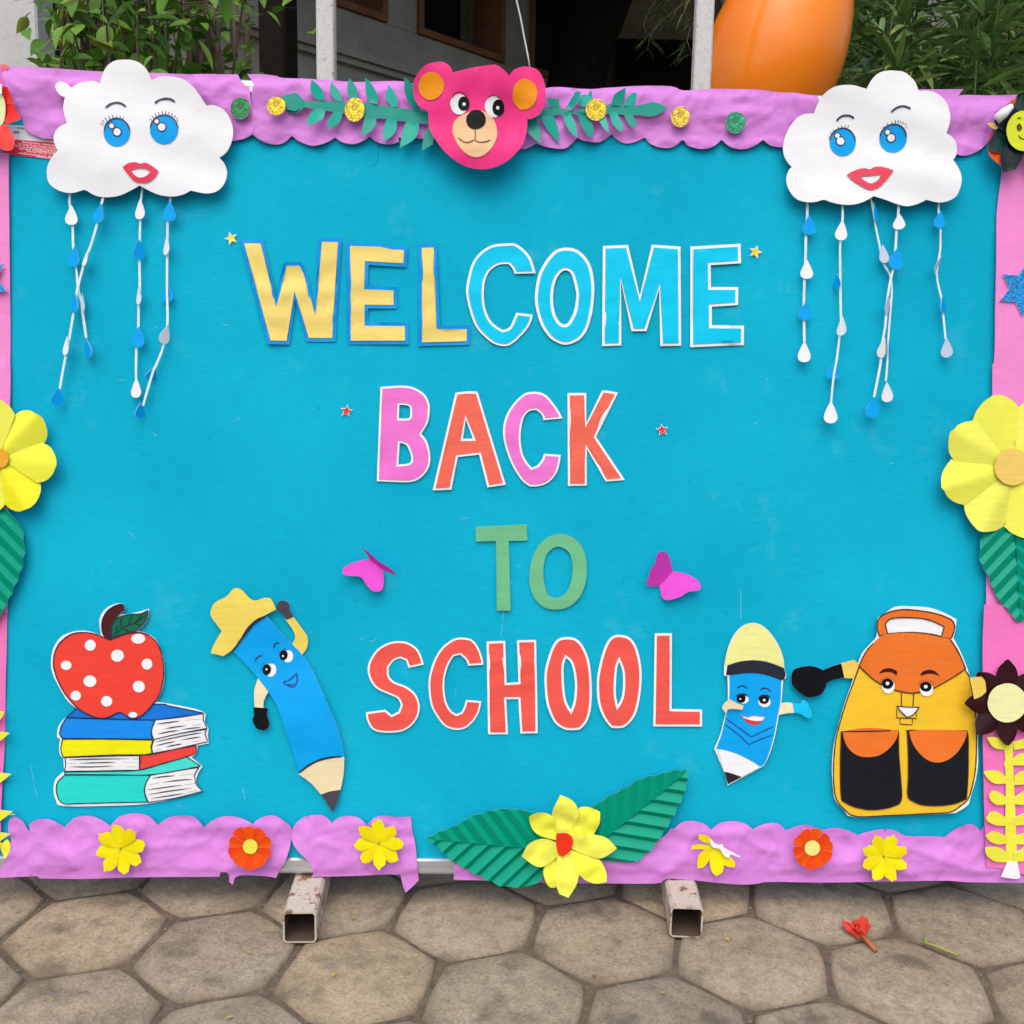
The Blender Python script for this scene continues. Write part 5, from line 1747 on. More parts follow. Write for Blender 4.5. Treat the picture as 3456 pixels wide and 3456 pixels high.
pp = smooth_poly(A([(800, 340), (782, 280), (785, 220), (820, 175), (890, 145), (980, 130), (1100, 138), (1230, 160), (1320, 190), (1365, 220), (1380, 270), (1360, 340), (1345, 358), (1280, 350), (860, 330)]), 40)
hh = smooth_poly(A([(862, 318), (845, 245), (870, 212), (930, 195), (1060, 195), (1180, 210), (1300, 262), (1280, 340), (1180, 318), (1040, 308)]), 50)
o = c.sheet('handle', [pp, hh], ORA, 0.0011, 0.012, 0.0003)
c.ink('outline', [pp + pp[:1], hh + hh[:1]], 4.0, BROWN_INK, 0.0021, parent=o)
pp = smooth_poly(A([(800, 345), (860, 322), (1060, 312), (1280, 348), (1345, 357), (1400, 440), (1440, 520), (1468, 590), (1400, 640), (1300, 700), (1200, 750), (1080, 778), (980, 772), (860, 735), (760, 680), (680, 610), (638, 570), (690, 460), (750, 390)]), 40)
o = c.sheet('flap', pp, ORA, 0.0022, 0.014, 0.0003)
c.ink('outline', [A([(750, 388), (690, 460), (640, 570), (680, 610), (760, 680), (860, 735), (980, 772), (1080, 778), (1200, 750), (1300, 700), (1400, 640), (1468, 590), (1440, 520), (1400, 440), (1345, 357)])], 4.0, BROWN_INK, 0.0032, parent=o)
PK = paper(24, 27, 34, 0.55, 0.25)
for pk, fl in (([(500, 1080), (945, 1072), (945, 1250), (960, 1450), (965, 1590), (940, 1640), (860, 1670), (740, 1687), (620, 1670), (530, 1630), (500, 1590), (492, 1400)], [(510, 1075), (600, 1060), (720, 1050), (850, 1058), (945, 1070), (930, 1130), (880, 1200), (800, 1260), (700, 1278), (620, 1262), (560, 1215), (525, 1150)]),
               ([(1015, 1085), (1050, 1070), (1480, 1075), (1490, 1150), (1485, 1400), (1470, 1600), (1380, 1635), (1250, 1652), (1120, 1645), (1030, 1605), (1012, 1560), (1020, 1400)], [(1028, 1080), (1120, 1065), (1300, 1065), (1478, 1075), (1470, 1130), (1420, 1220), (1340, 1290), (1250, 1318), (1170, 1300), (1100, 1240), (1050, 1160)])):
    pp = smooth_poly(A(pk), 40)
    o = c.sheet('pocket', pp, PK, 0.0022, 0.014, 0.0003)
    c.ink('outline', [pp + pp[:1]], 4.0, BROWN_INK, 0.0032, parent=o)
    pp = smooth_poly(A(fl), 40)
    c.sheet('pocket_flap', pp, ORA, 0.0033, 0.014, 0.0003, parent=o)
eyes(c, A, s_, [((865, 725, 50, 57), (860, 706, 45, 40), (860, 705, 14)), ((1163, 752, 52, 53), (1158, 730, 45, 38), (1158, 730, 14))], 0.0034)
c.ink('eyelashes', [A([(x, y), (x + dx, y - 26)]) for x, y, dx in ((822, 700, -14), (832, 688, -10), (845, 680, -5), (860, 676, 1), (875, 678, 5), (890, 686, 10), (902, 700, 14), (1120, 722, -14), (1130, 708, -10), (1143, 700, -5), (1160, 698, 1), (1175, 700, 5), (1190, 708, 10), (1205, 722, 14))], 1.6, INK, 0.0052, taper=0.8)
for pts in ([(790, 630), (820, 598), (870, 585), (915, 598), (935, 612), (932, 645), (900, 622), (850, 615)], [(1115, 645), (1130, 615), (1180, 598), (1230, 610), (1268, 648), (1220, 630), (1170, 630)]):
    c.sheet('eyebrow', smooth_poly(A(pts), 50), paper(60, 20, 22), 0.0034, 0.01, 0.0003)
pp = smooth_poly(A([(930, 880), (1015, 888), (1105, 890), (1060, 945), (1012, 968), (970, 930)]), 50)
o = c.sheet('mouth', pp, WHITE, 0.0026, 0.01, 0.0002)
c.ink('outline', [pp + pp[:1]], 3.4, INK, 0.0034, parent=o)
ARM = paper(248, 206, 92)
c.sheet('sleeve', smooth_poly(A([(490, 550), (600, 522), (650, 560), (612, 668), (515, 662)]), 45), ARM, 0.0002, 0.01)
c.sheet('glove', smooth_poly(A([(115, 620), (150, 585), (240, 568), (300, 575), (355, 600), (430, 570), (500, 550), (525, 660), (440, 675), (385, 700), (370, 750), (330, 795), (240, 812), (170, 770), (120, 720), (110, 680)]), 45), BLACKP, 0.0012, 0.01)
c.sheet('sleeve', smooth_poly(A([(1500, 660), (1590, 652), (1620, 690), (1628, 770), (1590, 805), (1535, 828)]), 45), ARM, 0.034, 0.01)

# ================================================================== bear
A = c_bear
s_ = 1400 / 1932
bz = warp(71, 0.016, 8)
def bear_z(u, v):
    # sheet creased from the right ear across the brow
    return 0.008 + bz(u, v) + 0.007 * (1 - min(1, abs(noise.noise(Vector((u * 6 + v * 4, v * 7 - u * 3, 71)))) * 3))
c = Cut('bear_cutout', 'bright pink paper bear face with orange ears over the top border', 'paper cut-out', A([(850, 560)])[0], 0.033, None, bear_z)
HOT = paper(248, 54, 132, 0.5, 0.06)
c.sheet('face', smooth_poly(A([(730, 355), (800, 340), (880, 328), (930, 325), (970, 350), (990, 372), (1010, 345), (1050, 322), (1090, 322), (1130, 345), (1155, 400), (1158, 470), (1140, 530), (1100, 558), (1075, 560), (1072, 620), (1050, 690), (1000, 745), (940, 785), (880, 800), (820, 795), (760, 770), (700, 725), (650, 660), (620, 600), (615, 520), (575, 505), (550, 460), (548, 400), (575, 350), (620, 315), (680, 305), (715, 325)]), 42), HOT, 0, 0.010, 0.0006)
for x, y, rx, ry in ((630, 413, 60, 62), (1064, 448, 57, 70)):
    p, = A([(x, y)])
    c.sheet('inner_ear', ell(p[0], p[1], rx * s_, ry * s_, 0.1, 26, 0.04), paper(252, 150, 12, 0.5), 0.0015, 0.009, 0.0004)
eyes(c, A, s_, [((760, 495, 42, 46), (781, 491, 27, 33), (782, 492, 8)), ((920, 505, 42, 48), (941, 508, 28, 36), (938, 508, 8))], 0.0015)
c.ink('eyelids', [A([(725, 470), (745, 445), (775, 443), (800, 460)]), A([(890, 470), (910, 458), (940, 462), (960, 480)])], 3.0, BROWN_INK, 0.0036)
p = smooth_poly(A([(728, 620), (740, 570), (780, 540), (850, 525), (910, 550), (935, 610), (930, 660), (905, 710), (870, 740), (830, 748), (785, 725), (750, 680)]), 50)
c.sheet('muzzle', p, paper(246, 194, 146), 0.0015, 0.009, 0.0004)
p, = A([(837, 567)])
c.sheet('nose', ell(p[0], p[1], 46 * s_, 46 * s_, 0, 26, 0.03), BLACKP, 0.0027, 0.009, 0.0004)
c.ink('mouth', [A([(833, 610), (834, 640), (833, 665)]), A([(753, 650), (775, 670), (800, 678), (832, 665)]), A([(832, 665), (850, 678), (880, 675), (905, 663)])], 3.4, BROWN_INK, 0.0027)

# ================================================================== leafy garlands
TEAL = paper(10, 150, 132, 0.4, 0.06, spec=0.5)
TEAL2 = paper(0, 168, 148, 0.35, 0.05, spec=0.5)


def garland(label, A, stem, leaves, seed, h=0.019):
    c = Cut('leaf_garland', label, 'paper garland', mid(A(stem)), h, 'green paper garlands beside the bear', warp(seed, 0.002, 8))
    c.sheet('stem', smooth_poly(A(stem), 45), TEAL, 0, 0.01, 0.0005)
    for i, lf in enumerate(leaves):
        b = c.uv(A(lf))
        bx, by = (b[0][0] + b[-1][0]) / 2, (b[0][1] + b[-1][1]) / 2
        k = random.uniform(-0.05, 0.35)
        tw = random.uniform(-0.3, 0.3)
        c.sheet('leaf', smooth_poly(A(lf), 45), TEAL2 if i % 3 else TEAL, 0.0008 + 0.0004 * (i % 2), 0.008, 0.0004,
                extra=lambda x, y, bx=bx, by=by, k=k, tw=tw: k * math.hypot(x - bx, y - by) + tw * (x - bx))
    return c


garland('green paper leaf garland left of the pink bear', c_lv,
        [(600, 262), (640, 240), (720, 235), (785, 290), (960, 293), (1120, 300), (1300, 305), (1400, 325), (1560, 345), (1900, 395), (1900, 492), (1640, 465), (1400, 432), (1280, 422), (1100, 392), (950, 370), (880, 360), (785, 345), (720, 375), (650, 360)],
        [[(785, 290), (760, 260), (735, 225), (700, 218), (620, 230), (585, 255), (630, 350), (660, 375), (710, 388), (760, 370), (785, 345)],
         [(890, 280), (850, 230), (842, 190), (852, 130), (890, 155), (940, 210), (960, 290)], [(1045, 292), (1005, 230), (998, 185), (1010, 137), (1050, 180), (1085, 235), (1098, 300)], [(1150, 275), (1138, 180), (1155, 103), (1195, 150), (1225, 210), (1228, 300)], [(1320, 305), (1290, 220), (1288, 110), (1330, 150), (1370, 210), (1390, 260), (1388, 325)], [(1510, 345), (1460, 280), (1455, 220), (1475, 150), (1510, 200), (1545, 260), (1552, 340)], [(1690, 370), (1625, 280), (1608, 210), (1612, 120), (1650, 150), (1690, 190), (1730, 380)],
         [(890, 358), (850, 400), (825, 470), (830, 522), (930, 460), (955, 420), (960, 365)], [(1040, 380), (1000, 430), (983, 480), (995, 535), (1060, 485), (1090, 440), (1100, 390)], [(1290, 420), (1275, 480), (1265, 550), (1268, 610), (1345, 545), (1375, 490), (1380, 428)], [(1465, 440), (1440, 500), (1430, 560), (1440, 628), (1500, 590), (1540, 530), (1545, 450)], [(1625, 460), (1595, 520), (1580, 600), (1570, 680), (1670, 630), (1720, 560), (1725, 475)], [(1810, 480), (1770, 570), (1755, 640), (1750, 705), (1840, 650), (1860, 480)]], 81)
garland('green paper leaf garland right of the pink bear with crumpled leaves', c_rv,
        [(-20, 340), (140, 300), (260, 310), (300, 330), (420, 300), (560, 285), (600, 270), (740, 290), (820, 275), (890, 260), (940, 275), (995, 303), (950, 335), (900, 358), (850, 362), (800, 352), (740, 355), (680, 350), (560, 345), (440, 350), (300, 345), (230, 350), (180, 355), (110, 380), (-20, 400)],
        [[(160, 305), (135, 240), (225, 238), (228, 305), (200, 300)], [(270, 305), (340, 200), (375, 210), (360, 260), (310, 325)], [(355, 270), (380, 210), (430, 215), (465, 250), (440, 300), (390, 295)], [(595, 285), (610, 220), (650, 185), (697, 160), (690, 220), (665, 290)], [(685, 290), (700, 240), (745, 195), (778, 195), (770, 240), (745, 290)], [(420, 230), (450, 172), (462, 235)],
         [(0, 385), (-10, 460), (40, 530), (92, 575), (90, 480), (60, 380)], [(95, 370), (120, 430), (170, 490), (225, 547), (220, 440), (180, 350)], [(245, 340), (270, 430), (310, 495), (352, 520), (340, 420), (300, 338)], [(345, 340), (390, 460), (432, 518), (462, 515), (465, 440), (430, 340)], [(485, 345), (530, 450), (572, 495), (565, 430), (545, 340)], [(580, 340), (600, 420), (650, 478), (668, 475), (668, 410), (630, 335)], [(685, 345), (700, 390), (730, 435), (765, 447), (770, 400), (735, 345)]], 91)

# ================================================================== butterflies
BUT1, BUT2 = paper(226, 78, 204, 0.5), paper(218, 66, 196, 0.5)


def butterfly(label, A, f0, f1, wings):
    c = Cut('paper_butterfly', label, 'paper butterfly', A([f0])[0], 0.004, 'purple paper butterflies')
    (ax_, ay), (bx, by) = c.uv(A([f0, f1]))
    d = Vector((bx - ax_, by - ay)).normalized()
    for pts, k, m in wings:
        c.sheet('wing', smooth_poly(A(pts), 55), m, 0.0012, 0.008, 0.0005, edge=paper(235, 170, 225),
                extra=lambda x, y, k=k: k * abs((x - ax_) * d.y - (y - ay) * d.x))


butterfly('purple paper butterfly left of the green letters, one wing raised', c_to, (192, 250), (255, 300),
          [([(192, 250), (100, 268), (62, 290), (60, 318), (90, 328), (148, 335), (175, 370), (205, 402), (235, 408), (258, 390), (255, 300)], 0.35, BUT1),
           ([(255, 300), (290, 315), (320, 325), (322, 315), (290, 285), (240, 258), (200, 220), (160, 190), (153, 193), (178, 220), (192, 250)], 1.6, BUT2)])
butterfly('purple paper butterfly right of the green letters, wings spread', c_to, (1710, 310), (1642, 382),
          [([(1710, 310), (1690, 245), (1670, 215), (1645, 205), (1620, 222), (1612, 270), (1590, 295), (1585, 330), (1572, 360), (1580, 378), (1642, 382)], 0.5, BUT2),
           ([(1642, 382), (1648, 410), (1655, 440), (1680, 452), (1740, 435), (1780, 410), (1830, 400), (1840, 380), (1825, 350), (1770, 320), (1710, 310)], 0.3, BUT1)])


# ================================================================== flowers and leaves
def pleated_leaf(c, name, A, outline, tip, base, pitch, amp, mat, dh, k=0.9, vfold=0.02, duty=0.62):
    """fan folded leaf: every fold is a real edge of the mesh, facets flat"""
    (tx, ty), (bx, by) = c.uv(A([tip, base]), dh)
    a = Vector((bx - tx, by - ty)).normalized()
    q = Vector((-a.y, a.x))
    L = (Vector((bx, by)) - Vector((tx, ty))).length * 1.25
    seam = [((tx - a.x * 0.01, ty - a.y * 0.01), (tx + a.x * L, ty + a.y * L))]
    n = int(L * 2.2 / pitch)
    for i in range(n):
        for f_ in (0.0, duty):
            s0 = (i + f_) * pitch
            for sg in (-1, 1):
                pm = min(s0 / k, 0.3)
                x0, y0 = tx + a.x * s0 + q.x * sg * 1e-4, ty + a.y * s0 + q.y * sg * 1e-4
                seam.append(((x0, y0), (tx + a.x * (s0 - k * pm) + q.x * sg * pm, ty + a.y * (s0 - k * pm) + q.y * sg * pm)))

    def ex(x, y):
        dx, dy = x - tx, y - ty
        s1 = dx * a.x + dy * a.y
        p = abs(dx * q.x + dy * q.y)
        ph = ((s1 + k * p) / pitch) % 1.0
        t = (ph / duty if ph < duty else (1 - ph) / (1 - duty))
        return amp * t + vfold * p
    ol = smooth_poly(A(outline), 45)
    me = sheet_mesh(name, [c.uv(ol, dh)], 9.9, c.z(dh, ex), 0.0004, [mat, EDGE], seams=seam)
    me.polygons.foreach_set('use_smooth', [False] * len(me.polygons))
    o = bpy.data.objects.new(name, me)
    link(o, c.root)
    return o


LEAFG = paper(0, 154, 124, 0.42, 0.05, spec=0.15)
YF = paper(250, 240, 70, 0.5, 0.05)
YF2 = paper(252, 240, 88, 0.5, 0.05)

A = c_bm
c = Cut('paper_flower', 'large crumpled yellow flower with red centre and two pleated leaves at bottom middle', 'paper flower', A([(975, 540)])[0], 0.016, 'paper flowers with pleated leaves')
pleated_leaf(c, 'leaf', A, [(105, 498), (190, 455), (300, 410), (400, 355), (500, 322), (600, 308), (680, 315), (780, 330), (880, 400), (920, 560), (840, 740), (760, 790), (690, 800), (570, 790), (470, 745), (360, 690), (250, 620), (180, 550)], (105, 498), (900, 565), 0.031, 0.0088, LEAFG, 0.002)
pleated_leaf(c, 'leaf', A, [(1752, 68), (1660, 70), (1560, 95), (1450, 122), (1370, 170), (1280, 215), (1200, 265), (1130, 320), (1040, 450), (1090, 560), (1190, 630), (1330, 648), (1430, 632), (1520, 560), (1600, 450), (1670, 330), (1720, 220), (1745, 130)], (1752, 68), (1140, 560), 0.031, 0.0088, LEAFG, 0.002)
pet = [[(900, 370), (900, 300), (945, 213), (1020, 245), (1055, 300), (1050, 360), (1000, 480), (940, 480)], [(1050, 320), (1110, 295), (1195, 325), (1190, 400), (1160, 465), (1050, 490), (980, 490)], [(990, 470), (1150, 465), (1240, 490), (1298, 545), (1250, 590), (1180, 612), (1080, 585), (990, 550)], [(990, 560), (1100, 590), (1190, 620), (1230, 690), (1232, 750), (1170, 768), (1100, 745), (1040, 690), (970, 600)], [(930, 600), (1000, 600), (1065, 720), (1040, 790), (995, 850), (940, 830), (910, 750), (915, 690)], [(950, 580), (870, 640), (840, 690), (855, 750), (880, 790), (915, 798), (960, 680)], [(950, 580), (855, 652), (770, 640), (705, 580), (740, 520), (810, 488), (880, 490), (960, 540)], [(950, 510), (830, 480), (770, 430), (750, 350), (800, 325), (870, 335), (910, 370), (970, 490)]]
fc = c.uv(A([(975, 540)]))[0]
for i, p in enumerate(pet):
    tl = [0.16, 0.08, 0.14, 0.16, 0.18, 0.14, 0.3, 0.12][i]
    sd_ = i * 3.3
    c.sheet('petal', smooth_poly(A(p), 48), YF if i % 2 else YF2, 0.010 + 0.0013 * (i % 3), 0.007, 0.0004,
            extra=lambda x, y, tl=tl, sd_=sd_: tl * math.hypot(x - fc[0], y - fc[1]) + 0.012 * abs(noise.noise(Vector((x * 20, y * 20, sd_)))) + 0.006 * noise.noise(Vector((x * 45, y * 45, sd_))))
c.sheet('centre', smooth_poly(A([(925, 470), (985, 467), (1020, 490), (1028, 530), (1010, 580), (962, 618), (935, 590), (922, 530)]), 55), paper(236, 50, 24), 0.024, 0.008, 0.0006)


def flower(label, cc, R, n, rot, notch, mats, centre, h, group, tip=0.3, lift=0.15, ridge=0.10, leaf=None, wob=0.02, crease=1, name='paper_flower', scale_y=1.0, base_disc=None, bumpy=0.0):
    c = Cut(name, label, 'paper flower', cc, h, group)
    if leaf:
        leaf(c)
    fc = c.uv([cc])[0]
    if base_disc:
        c.sheet('base', ell(cc[0], cc[1], R * base_disc, R * base_disc * scale_y, 0, 24), mats[0], 0.0075, 0.012, 0.0004)
    for i in range(n):
        a = rot + 2 * math.pi * i / n
        ol = petal_outline(cc[0], cc[1], a, R * random.uniform(0.97, 1.03), notch, math.pi / n * 1.045, tip, wob, inner=0.05)
        ol = [(x, cc[1] + (y - cc[1]) * scale_y) for x, y in ol]
        pu = c.uv([(cc[0] + math.cos(a), cc[1] + math.sin(a))])[0]
        d = Vector((pu[0] - fc[0], pu[1] - fc[1])).normalized()
        li = lift * random.uniform(0.4, 1.4)
        sg = random.uniform(0.5, 1.3)
        def ex(x, y, d=d, li=li, sg=sg, i=i):
            dx, dy = x - fc[0], y - fc[1]
            s, p = dx * d.x + dy * d.y, -dx * d.y + dy * d.x
            return li * max(0, s) + (-ridge * sg * abs(p) if crease else ridge * sg * abs(p)) + bumpy * noise.noise(Vector((x * 40, y * 40, i)))
        c.sheet('petal', smooth_poly(ol, 50, 2), mats[i % len(mats)], 0.0125 + 0.0006 * (i % 2), 0.008, 0.0004, extra=ex, edge=EDGE)
    if centre:
        m, r = centre
        c.sheet('centre', ell(cc[0], cc[1], r, r * scale_y, 0, 30, 0.02), m, 0.0160 + lift * r * PX, 0.01, 0.0006, edge=paper(190, 150, 60))
    return c


A = c_lf
flower('big lemon yellow flower with orange centre cut by the left edge', A([(-8, 600)])[0], 205, 7, R_(6), 0.68, [YF, paper(246, 232, 40, 0.5), YF2], (paper(250, 172, 50), 33), 0.012, 'paper flowers with pleated leaves', 0.6, 0.09, 0.26,
       leaf=lambda c: pleated_leaf(c, 'leaf', c_lf, [(40, 970), (100, 1030), (150, 1090), (185, 1180), (195, 1280), (185, 1390), (150, 1500), (90, 1640), (10, 1790), (-60, 1870), (-150, 1700), (-220, 1500), (-230, 1250), (-150, 1050), (-40, 960)], (-60, 1870), (0, 900), 0.030, 0.008, LEAFG, 0.002), crease=1)
A = c_rf
flower('big pale yellow flower with amber centre cut by the right edge', A([(700, 650)])[0], 248, 8, R_(164), 0.74, [YF2, paper(252, 238, 96, 0.5)], (paper(246, 206, 104), 62), 0.014, 'paper flowers with pleated leaves', 0.85, 0.06, 0.22,
       leaf=lambda c: pleated_leaf(c, 'leaf', c_rf, [(650, 1000), (560, 1110), (480, 1140), (450, 1220), (445, 1310), (465, 1390), (500, 1440), (530, 1520), (590, 1640), (650, 1700), (700, 1770), (745, 1810), (800, 1750), (900, 1600), (960, 1400), (940, 1200), (860, 1020)], (745, 1810), (690, 900), 0.030, 0.0065, LEAFG, 0.002), crease=1)
A = c_re
flower('dark maroon flower with pale yellow centre at the right edge', A([(470, 453)])[0], 146, 8, R_(-90), 0.56, [paper(50, 6, 16, 0.35, 0.1, spec=0.5), paper(46, 5, 14, 0.35, 0.1, spec=0.5)], (paper(250, 244, 172), 66), 0.017, 'flowers on the right edge', 1.35, 0.03, 0.18, wob=0.03)

# small flowers on the bottom border
YS, YS2 = paper(250, 228, 8, 0.5), paper(246, 218, 6, 0.5)
OS, OS2 = paper(246, 84, 10, 0.5), paper(240, 72, 14, 0.5)
SG = 'small paper flowers on the bottom border'
A = c_bl
flower('small yellow flower at the bottom border under the books', A([(547, 248)])[0], 86, 8, R_(-100), 0.54, [YS, YS2], None, 0.014, SG, 0.75, 0.14, 0.16, wob=0.10, base_disc=0.42)
flower('small orange flower with yellow centre left of the bare frame', A([(1133, 238)])[0], 74, 10, R_(-90), 0.86, [OS, OS2], (paper(250, 226, 80), 25), 0.014, SG, 0.0, 0.10, 0.2, crease=0, base_disc=0.6)
flower('small yellow flower on the short torn purple strip', A([(1716, 225)])[0], 84, 8, R_(-92), 0.54, [YS, YS2], None, 0.014, SG, 0.75, 0.14, 0.16, wob=0.10, base_disc=0.42)
A = c_br
flower('small orange flower with yellow centre under the backpack', A([(797, 258)])[0], 69, 10, R_(-80), 0.86, [OS, OS2], (paper(250, 230, 130), 26), 0.014, SG, 0.0, 0.10, 0.2, crease=0, base_disc=0.6)
c = Cut('paper_flower', 'half folded yellow flower showing its white back under the small pencil', 'paper flower', A([(265, 275)])[0], 0.018, SG)
fc = c.uv(A([(270, 265)]))[0]
for i, p in enumerate([[(280, 275), (250, 240), (215, 225), (185, 205), (185, 178), (220, 185), (248, 200), (285, 245)], [(270, 275), (190, 260), (145, 262), (150, 240), (190, 235), (250, 245)], [(275, 280), (215, 355), (178, 360), (178, 325), (195, 280), (260, 255)], [(285, 275), (320, 340), (312, 385), (280, 403), (255, 380), (245, 330), (260, 275)], [(265, 260), (300, 330), (345, 355), (378, 355), (378, 325), (340, 290), (300, 262)]]):
    c.sheet('petal', smooth_poly(A(p), 50), YS if i % 2 else YS2, 0.001 + 0.0006 * (i % 2), 0.007, 0.0004, extra=lambda x, y: 0.1 * math.hypot(x - fc[0], y - fc[1]))
c.sheet('folded_flap', smooth_poly(A([(246, 205), (275, 232), (300, 240), (315, 235), (325, 255), (370, 280), (412, 303), (405, 308), (358, 290), (352, 312), (325, 300), (300, 262), (265, 255), (250, 232)]), 50), WHITE, 0.009, 0.007, 0.0004)
flower('small yellow flower with drooping top petals at the bottom right', A([(1178, 305)])[0], 80, 8, R_(-66), 0.54, [YS, YS2], None, 0.014, SG, 0.75, 0.16, 0.16, wob=0.12, base_disc=0.42)

# ================================================================== yellow vines
YV = paper(250, 236, 70, 0.45)


def vine(label, conv, stem, leaves, foot, h):
    c = Cut('paper_vine', label, 'paper vine', mid(conv(stem)), h, 'yellow paper vines on the side edges', warp(h * 999, 0.001, 6))
    c.sheet('stem', smooth_poly(conv(stem), 40), YV, 0.001, 0.01, 0.0012)
    for lf in leaves:
        b = c.uv(conv([lf[0]]))[0]
        k = random.uniform(0.0, 0.15)
        c.sheet('leaf', smooth_poly(conv(lf), 45), YV, 0.0016, 0.009, 0.0012, extra=lambda x, y, b=b, k=k: k * math.hypot(x - b[0], y - b[1]))
    if foot:
        c.sheet('torn_foot', smooth_poly(conv(foot), 50), WHITE, 0.002, 0.01, 0.0012)


vl = [[(460, 825), (380, 815), (330, 780), (295, 720), (360, 722), (420, 735), (480, 770)], [(465, 1095), (370, 1095), (310, 1050), (280, 1000), (330, 988), (400, 995), (460, 1040)], [(465, 1260), (390, 1265), (335, 1225), (322, 1180), (350, 1150), (400, 1160), (465, 1205)], [(465, 1430), (380, 1425), (315, 1395), (297, 1365), (330, 1315), (390, 1320), (465, 1370)], [(465, 1570), (390, 1575), (320, 1545), (290, 1500), (340, 1470), (400, 1480), (465, 1515)], [(470, 1720), (370, 1710), (300, 1660), (285, 1595), (370, 1592), (420, 1610), (470, 1645)]]
vr = [[(990 - x + random.uniform(-6, 6), y + random.uniform(-10, 14)) for x, y in l] for l in vl] + [[(505, 950), (560, 950), (620, 945), (680, 900), (690, 860), (620, 850), (560, 860), (510, 900)]]
vine('yellow paper vine with paired leaves under the maroon flower', c_re, [(440, 760), (530, 760), (515, 830), (520, 1000), (530, 1200), (540, 1450), (550, 1720), (465, 1720), (455, 1450), (460, 1200), (458, 1000), (445, 940), (455, 900)], vl + vr, [(470, 1715), (550, 1715), (575, 1840), (530, 1852), (420, 1835)], 0.017)
tips = [(18, 2402, 22), (37, 2472, 26), (38, 2612, 30), (45, 2737, 44), (53, 2749, -34), (41, 2810, 26)]
ll = []
for tx, ty, w in tips:
    up = 1 if w > 0 else -1
    w = abs(w)
    ll.append([(-60, ty + 46 * up + 10), (-30, ty + 34 * up + w * 0.4), (5, ty + 18 * up + w * 0.3), (tx, ty), (15, ty - 3 * up), (-30, ty - w * 0.15 * up), (-60, ty + 10 * up)])
    ll.append([(-112 - x, y + 20) for x, y in ll[-1]])
vine('yellow paper vine peeking in at the lower left edge', lambda p: p, [(-70, 2300), (-42, 2300), (-40, 2600), (-38, 2880), (-74, 2880), (-72, 2600)], ll, None, 0.011)
c = Cut('paper_flower', 'torn little yellow petal flower at the bottom left corner', 'paper flower', c_le([(40, 1690)])[0], 0.012, SG)
for i, p in enumerate([[(5, 1680), (40, 1620), (60, 1605), (90, 1650), (85, 1720), (45, 1772), (20, 1740)], [(0, 1690), (-60, 1700), (-90, 1660), (-40, 1600), (20, 1640)]]):
    c.sheet('petal', smooth_poly(c_le(p), 50), YS if i else YF, 0.001 + i * 0.001, 0.006, 0.0004, extra=lambda x, y: 0.004 * noise.noise(Vector((x * 60, y * 60, 3))))

# ================================================================== red flower, top left
RED1 = paper(226, 24, 18, 0.3, 0.05, spec=0.6)
c = Cut('paper_flower', 'glossy red flower with cream centre at the top left edge', 'paper flower', (0, 368), 0.017, 'flowers in the top corners')
fc = c.uv([(-2, 368)])[0]
rp = [[(40, 900), (60, 700), (50, 540), (110, 515), (170, 535), (260, 770), (265, 840)], [(20, 960), (100, 870), (265, 845), (310, 900), (420, 1080), (420, 1130), (160, 1215)], [(-60, 1060), (150, 1215), (260, 1370), (320, 1470), (330, 1600), (290, 1700), (200, 1715), (100, 1680), (-60, 1560)]]
rp += [[(-20 - x, y + 30) for x, y in q] for q in rp]
for i, p in enumerate(rp):
    k = [0.1, 0.25, 0.2, 0.1, 0.2, 0.15][i]
    c.sheet('petal', smooth_poly(c_lt(p), 45), RED1, 0.002 + 0.0012 * (i % 3), 0.006, 0.0004, extra=lambda x, y, k=k, i=i: k * math.hypot(x - fc[0], y - fc[1]) + 0.004 * noise.noise(Vector((x * 35, y * 35, i))))
c.sheet('centre', ell(-2, 370, 20.5, 55, 0, 26), paper(244, 236, 176), 0.010, 0.008, 0.0006)
c.sheet('tape', c_lt([(-40, 440), (28, 452), (34, 620), (-40, 640)]), WHITE, 0.016, 0.01, 0.0003)
c.sheet('back_petal', smooth_poly(c_lt([(-60, 110), (90, 88), (140, 120), (152, 160), (60, 230), (-60, 240)]), 50), paper(244, 120, 100), -0.004, 0.01, 0.0004)
c.sheet('back_petal', smooth_poly(c_lt([(-60, 120), (45, 135), (60, 260), (140, 440), (170, 520), (60, 520), (-60, 560)]), 50), paper(226, 112, 190), -0.002, 0.01, 0.0004)

# ================================================================== dark flower with smiling centre, top right
A = c_rt
DG = paper(6, 52, 46, 0.32, 0.15, spec=0.5)
DG2 = paper(4, 30, 28, 0.32, 0.15, spec=0.5)
c = Cut('paper_flower', 'dark green flower with smiling lime centre in the top right corner', 'paper flower', A([(1900, 1040)])[0], 0.019, 'flowers in the top corners')
fc = c.uv(A([(1900, 1040)]))[0]


def rise(k, i):
    return lambda x, y: k * math.hypot(x - fc[0], y - fc[1]) + 0.004 * noise.noise(Vector((x * 30, y * 30, i)))


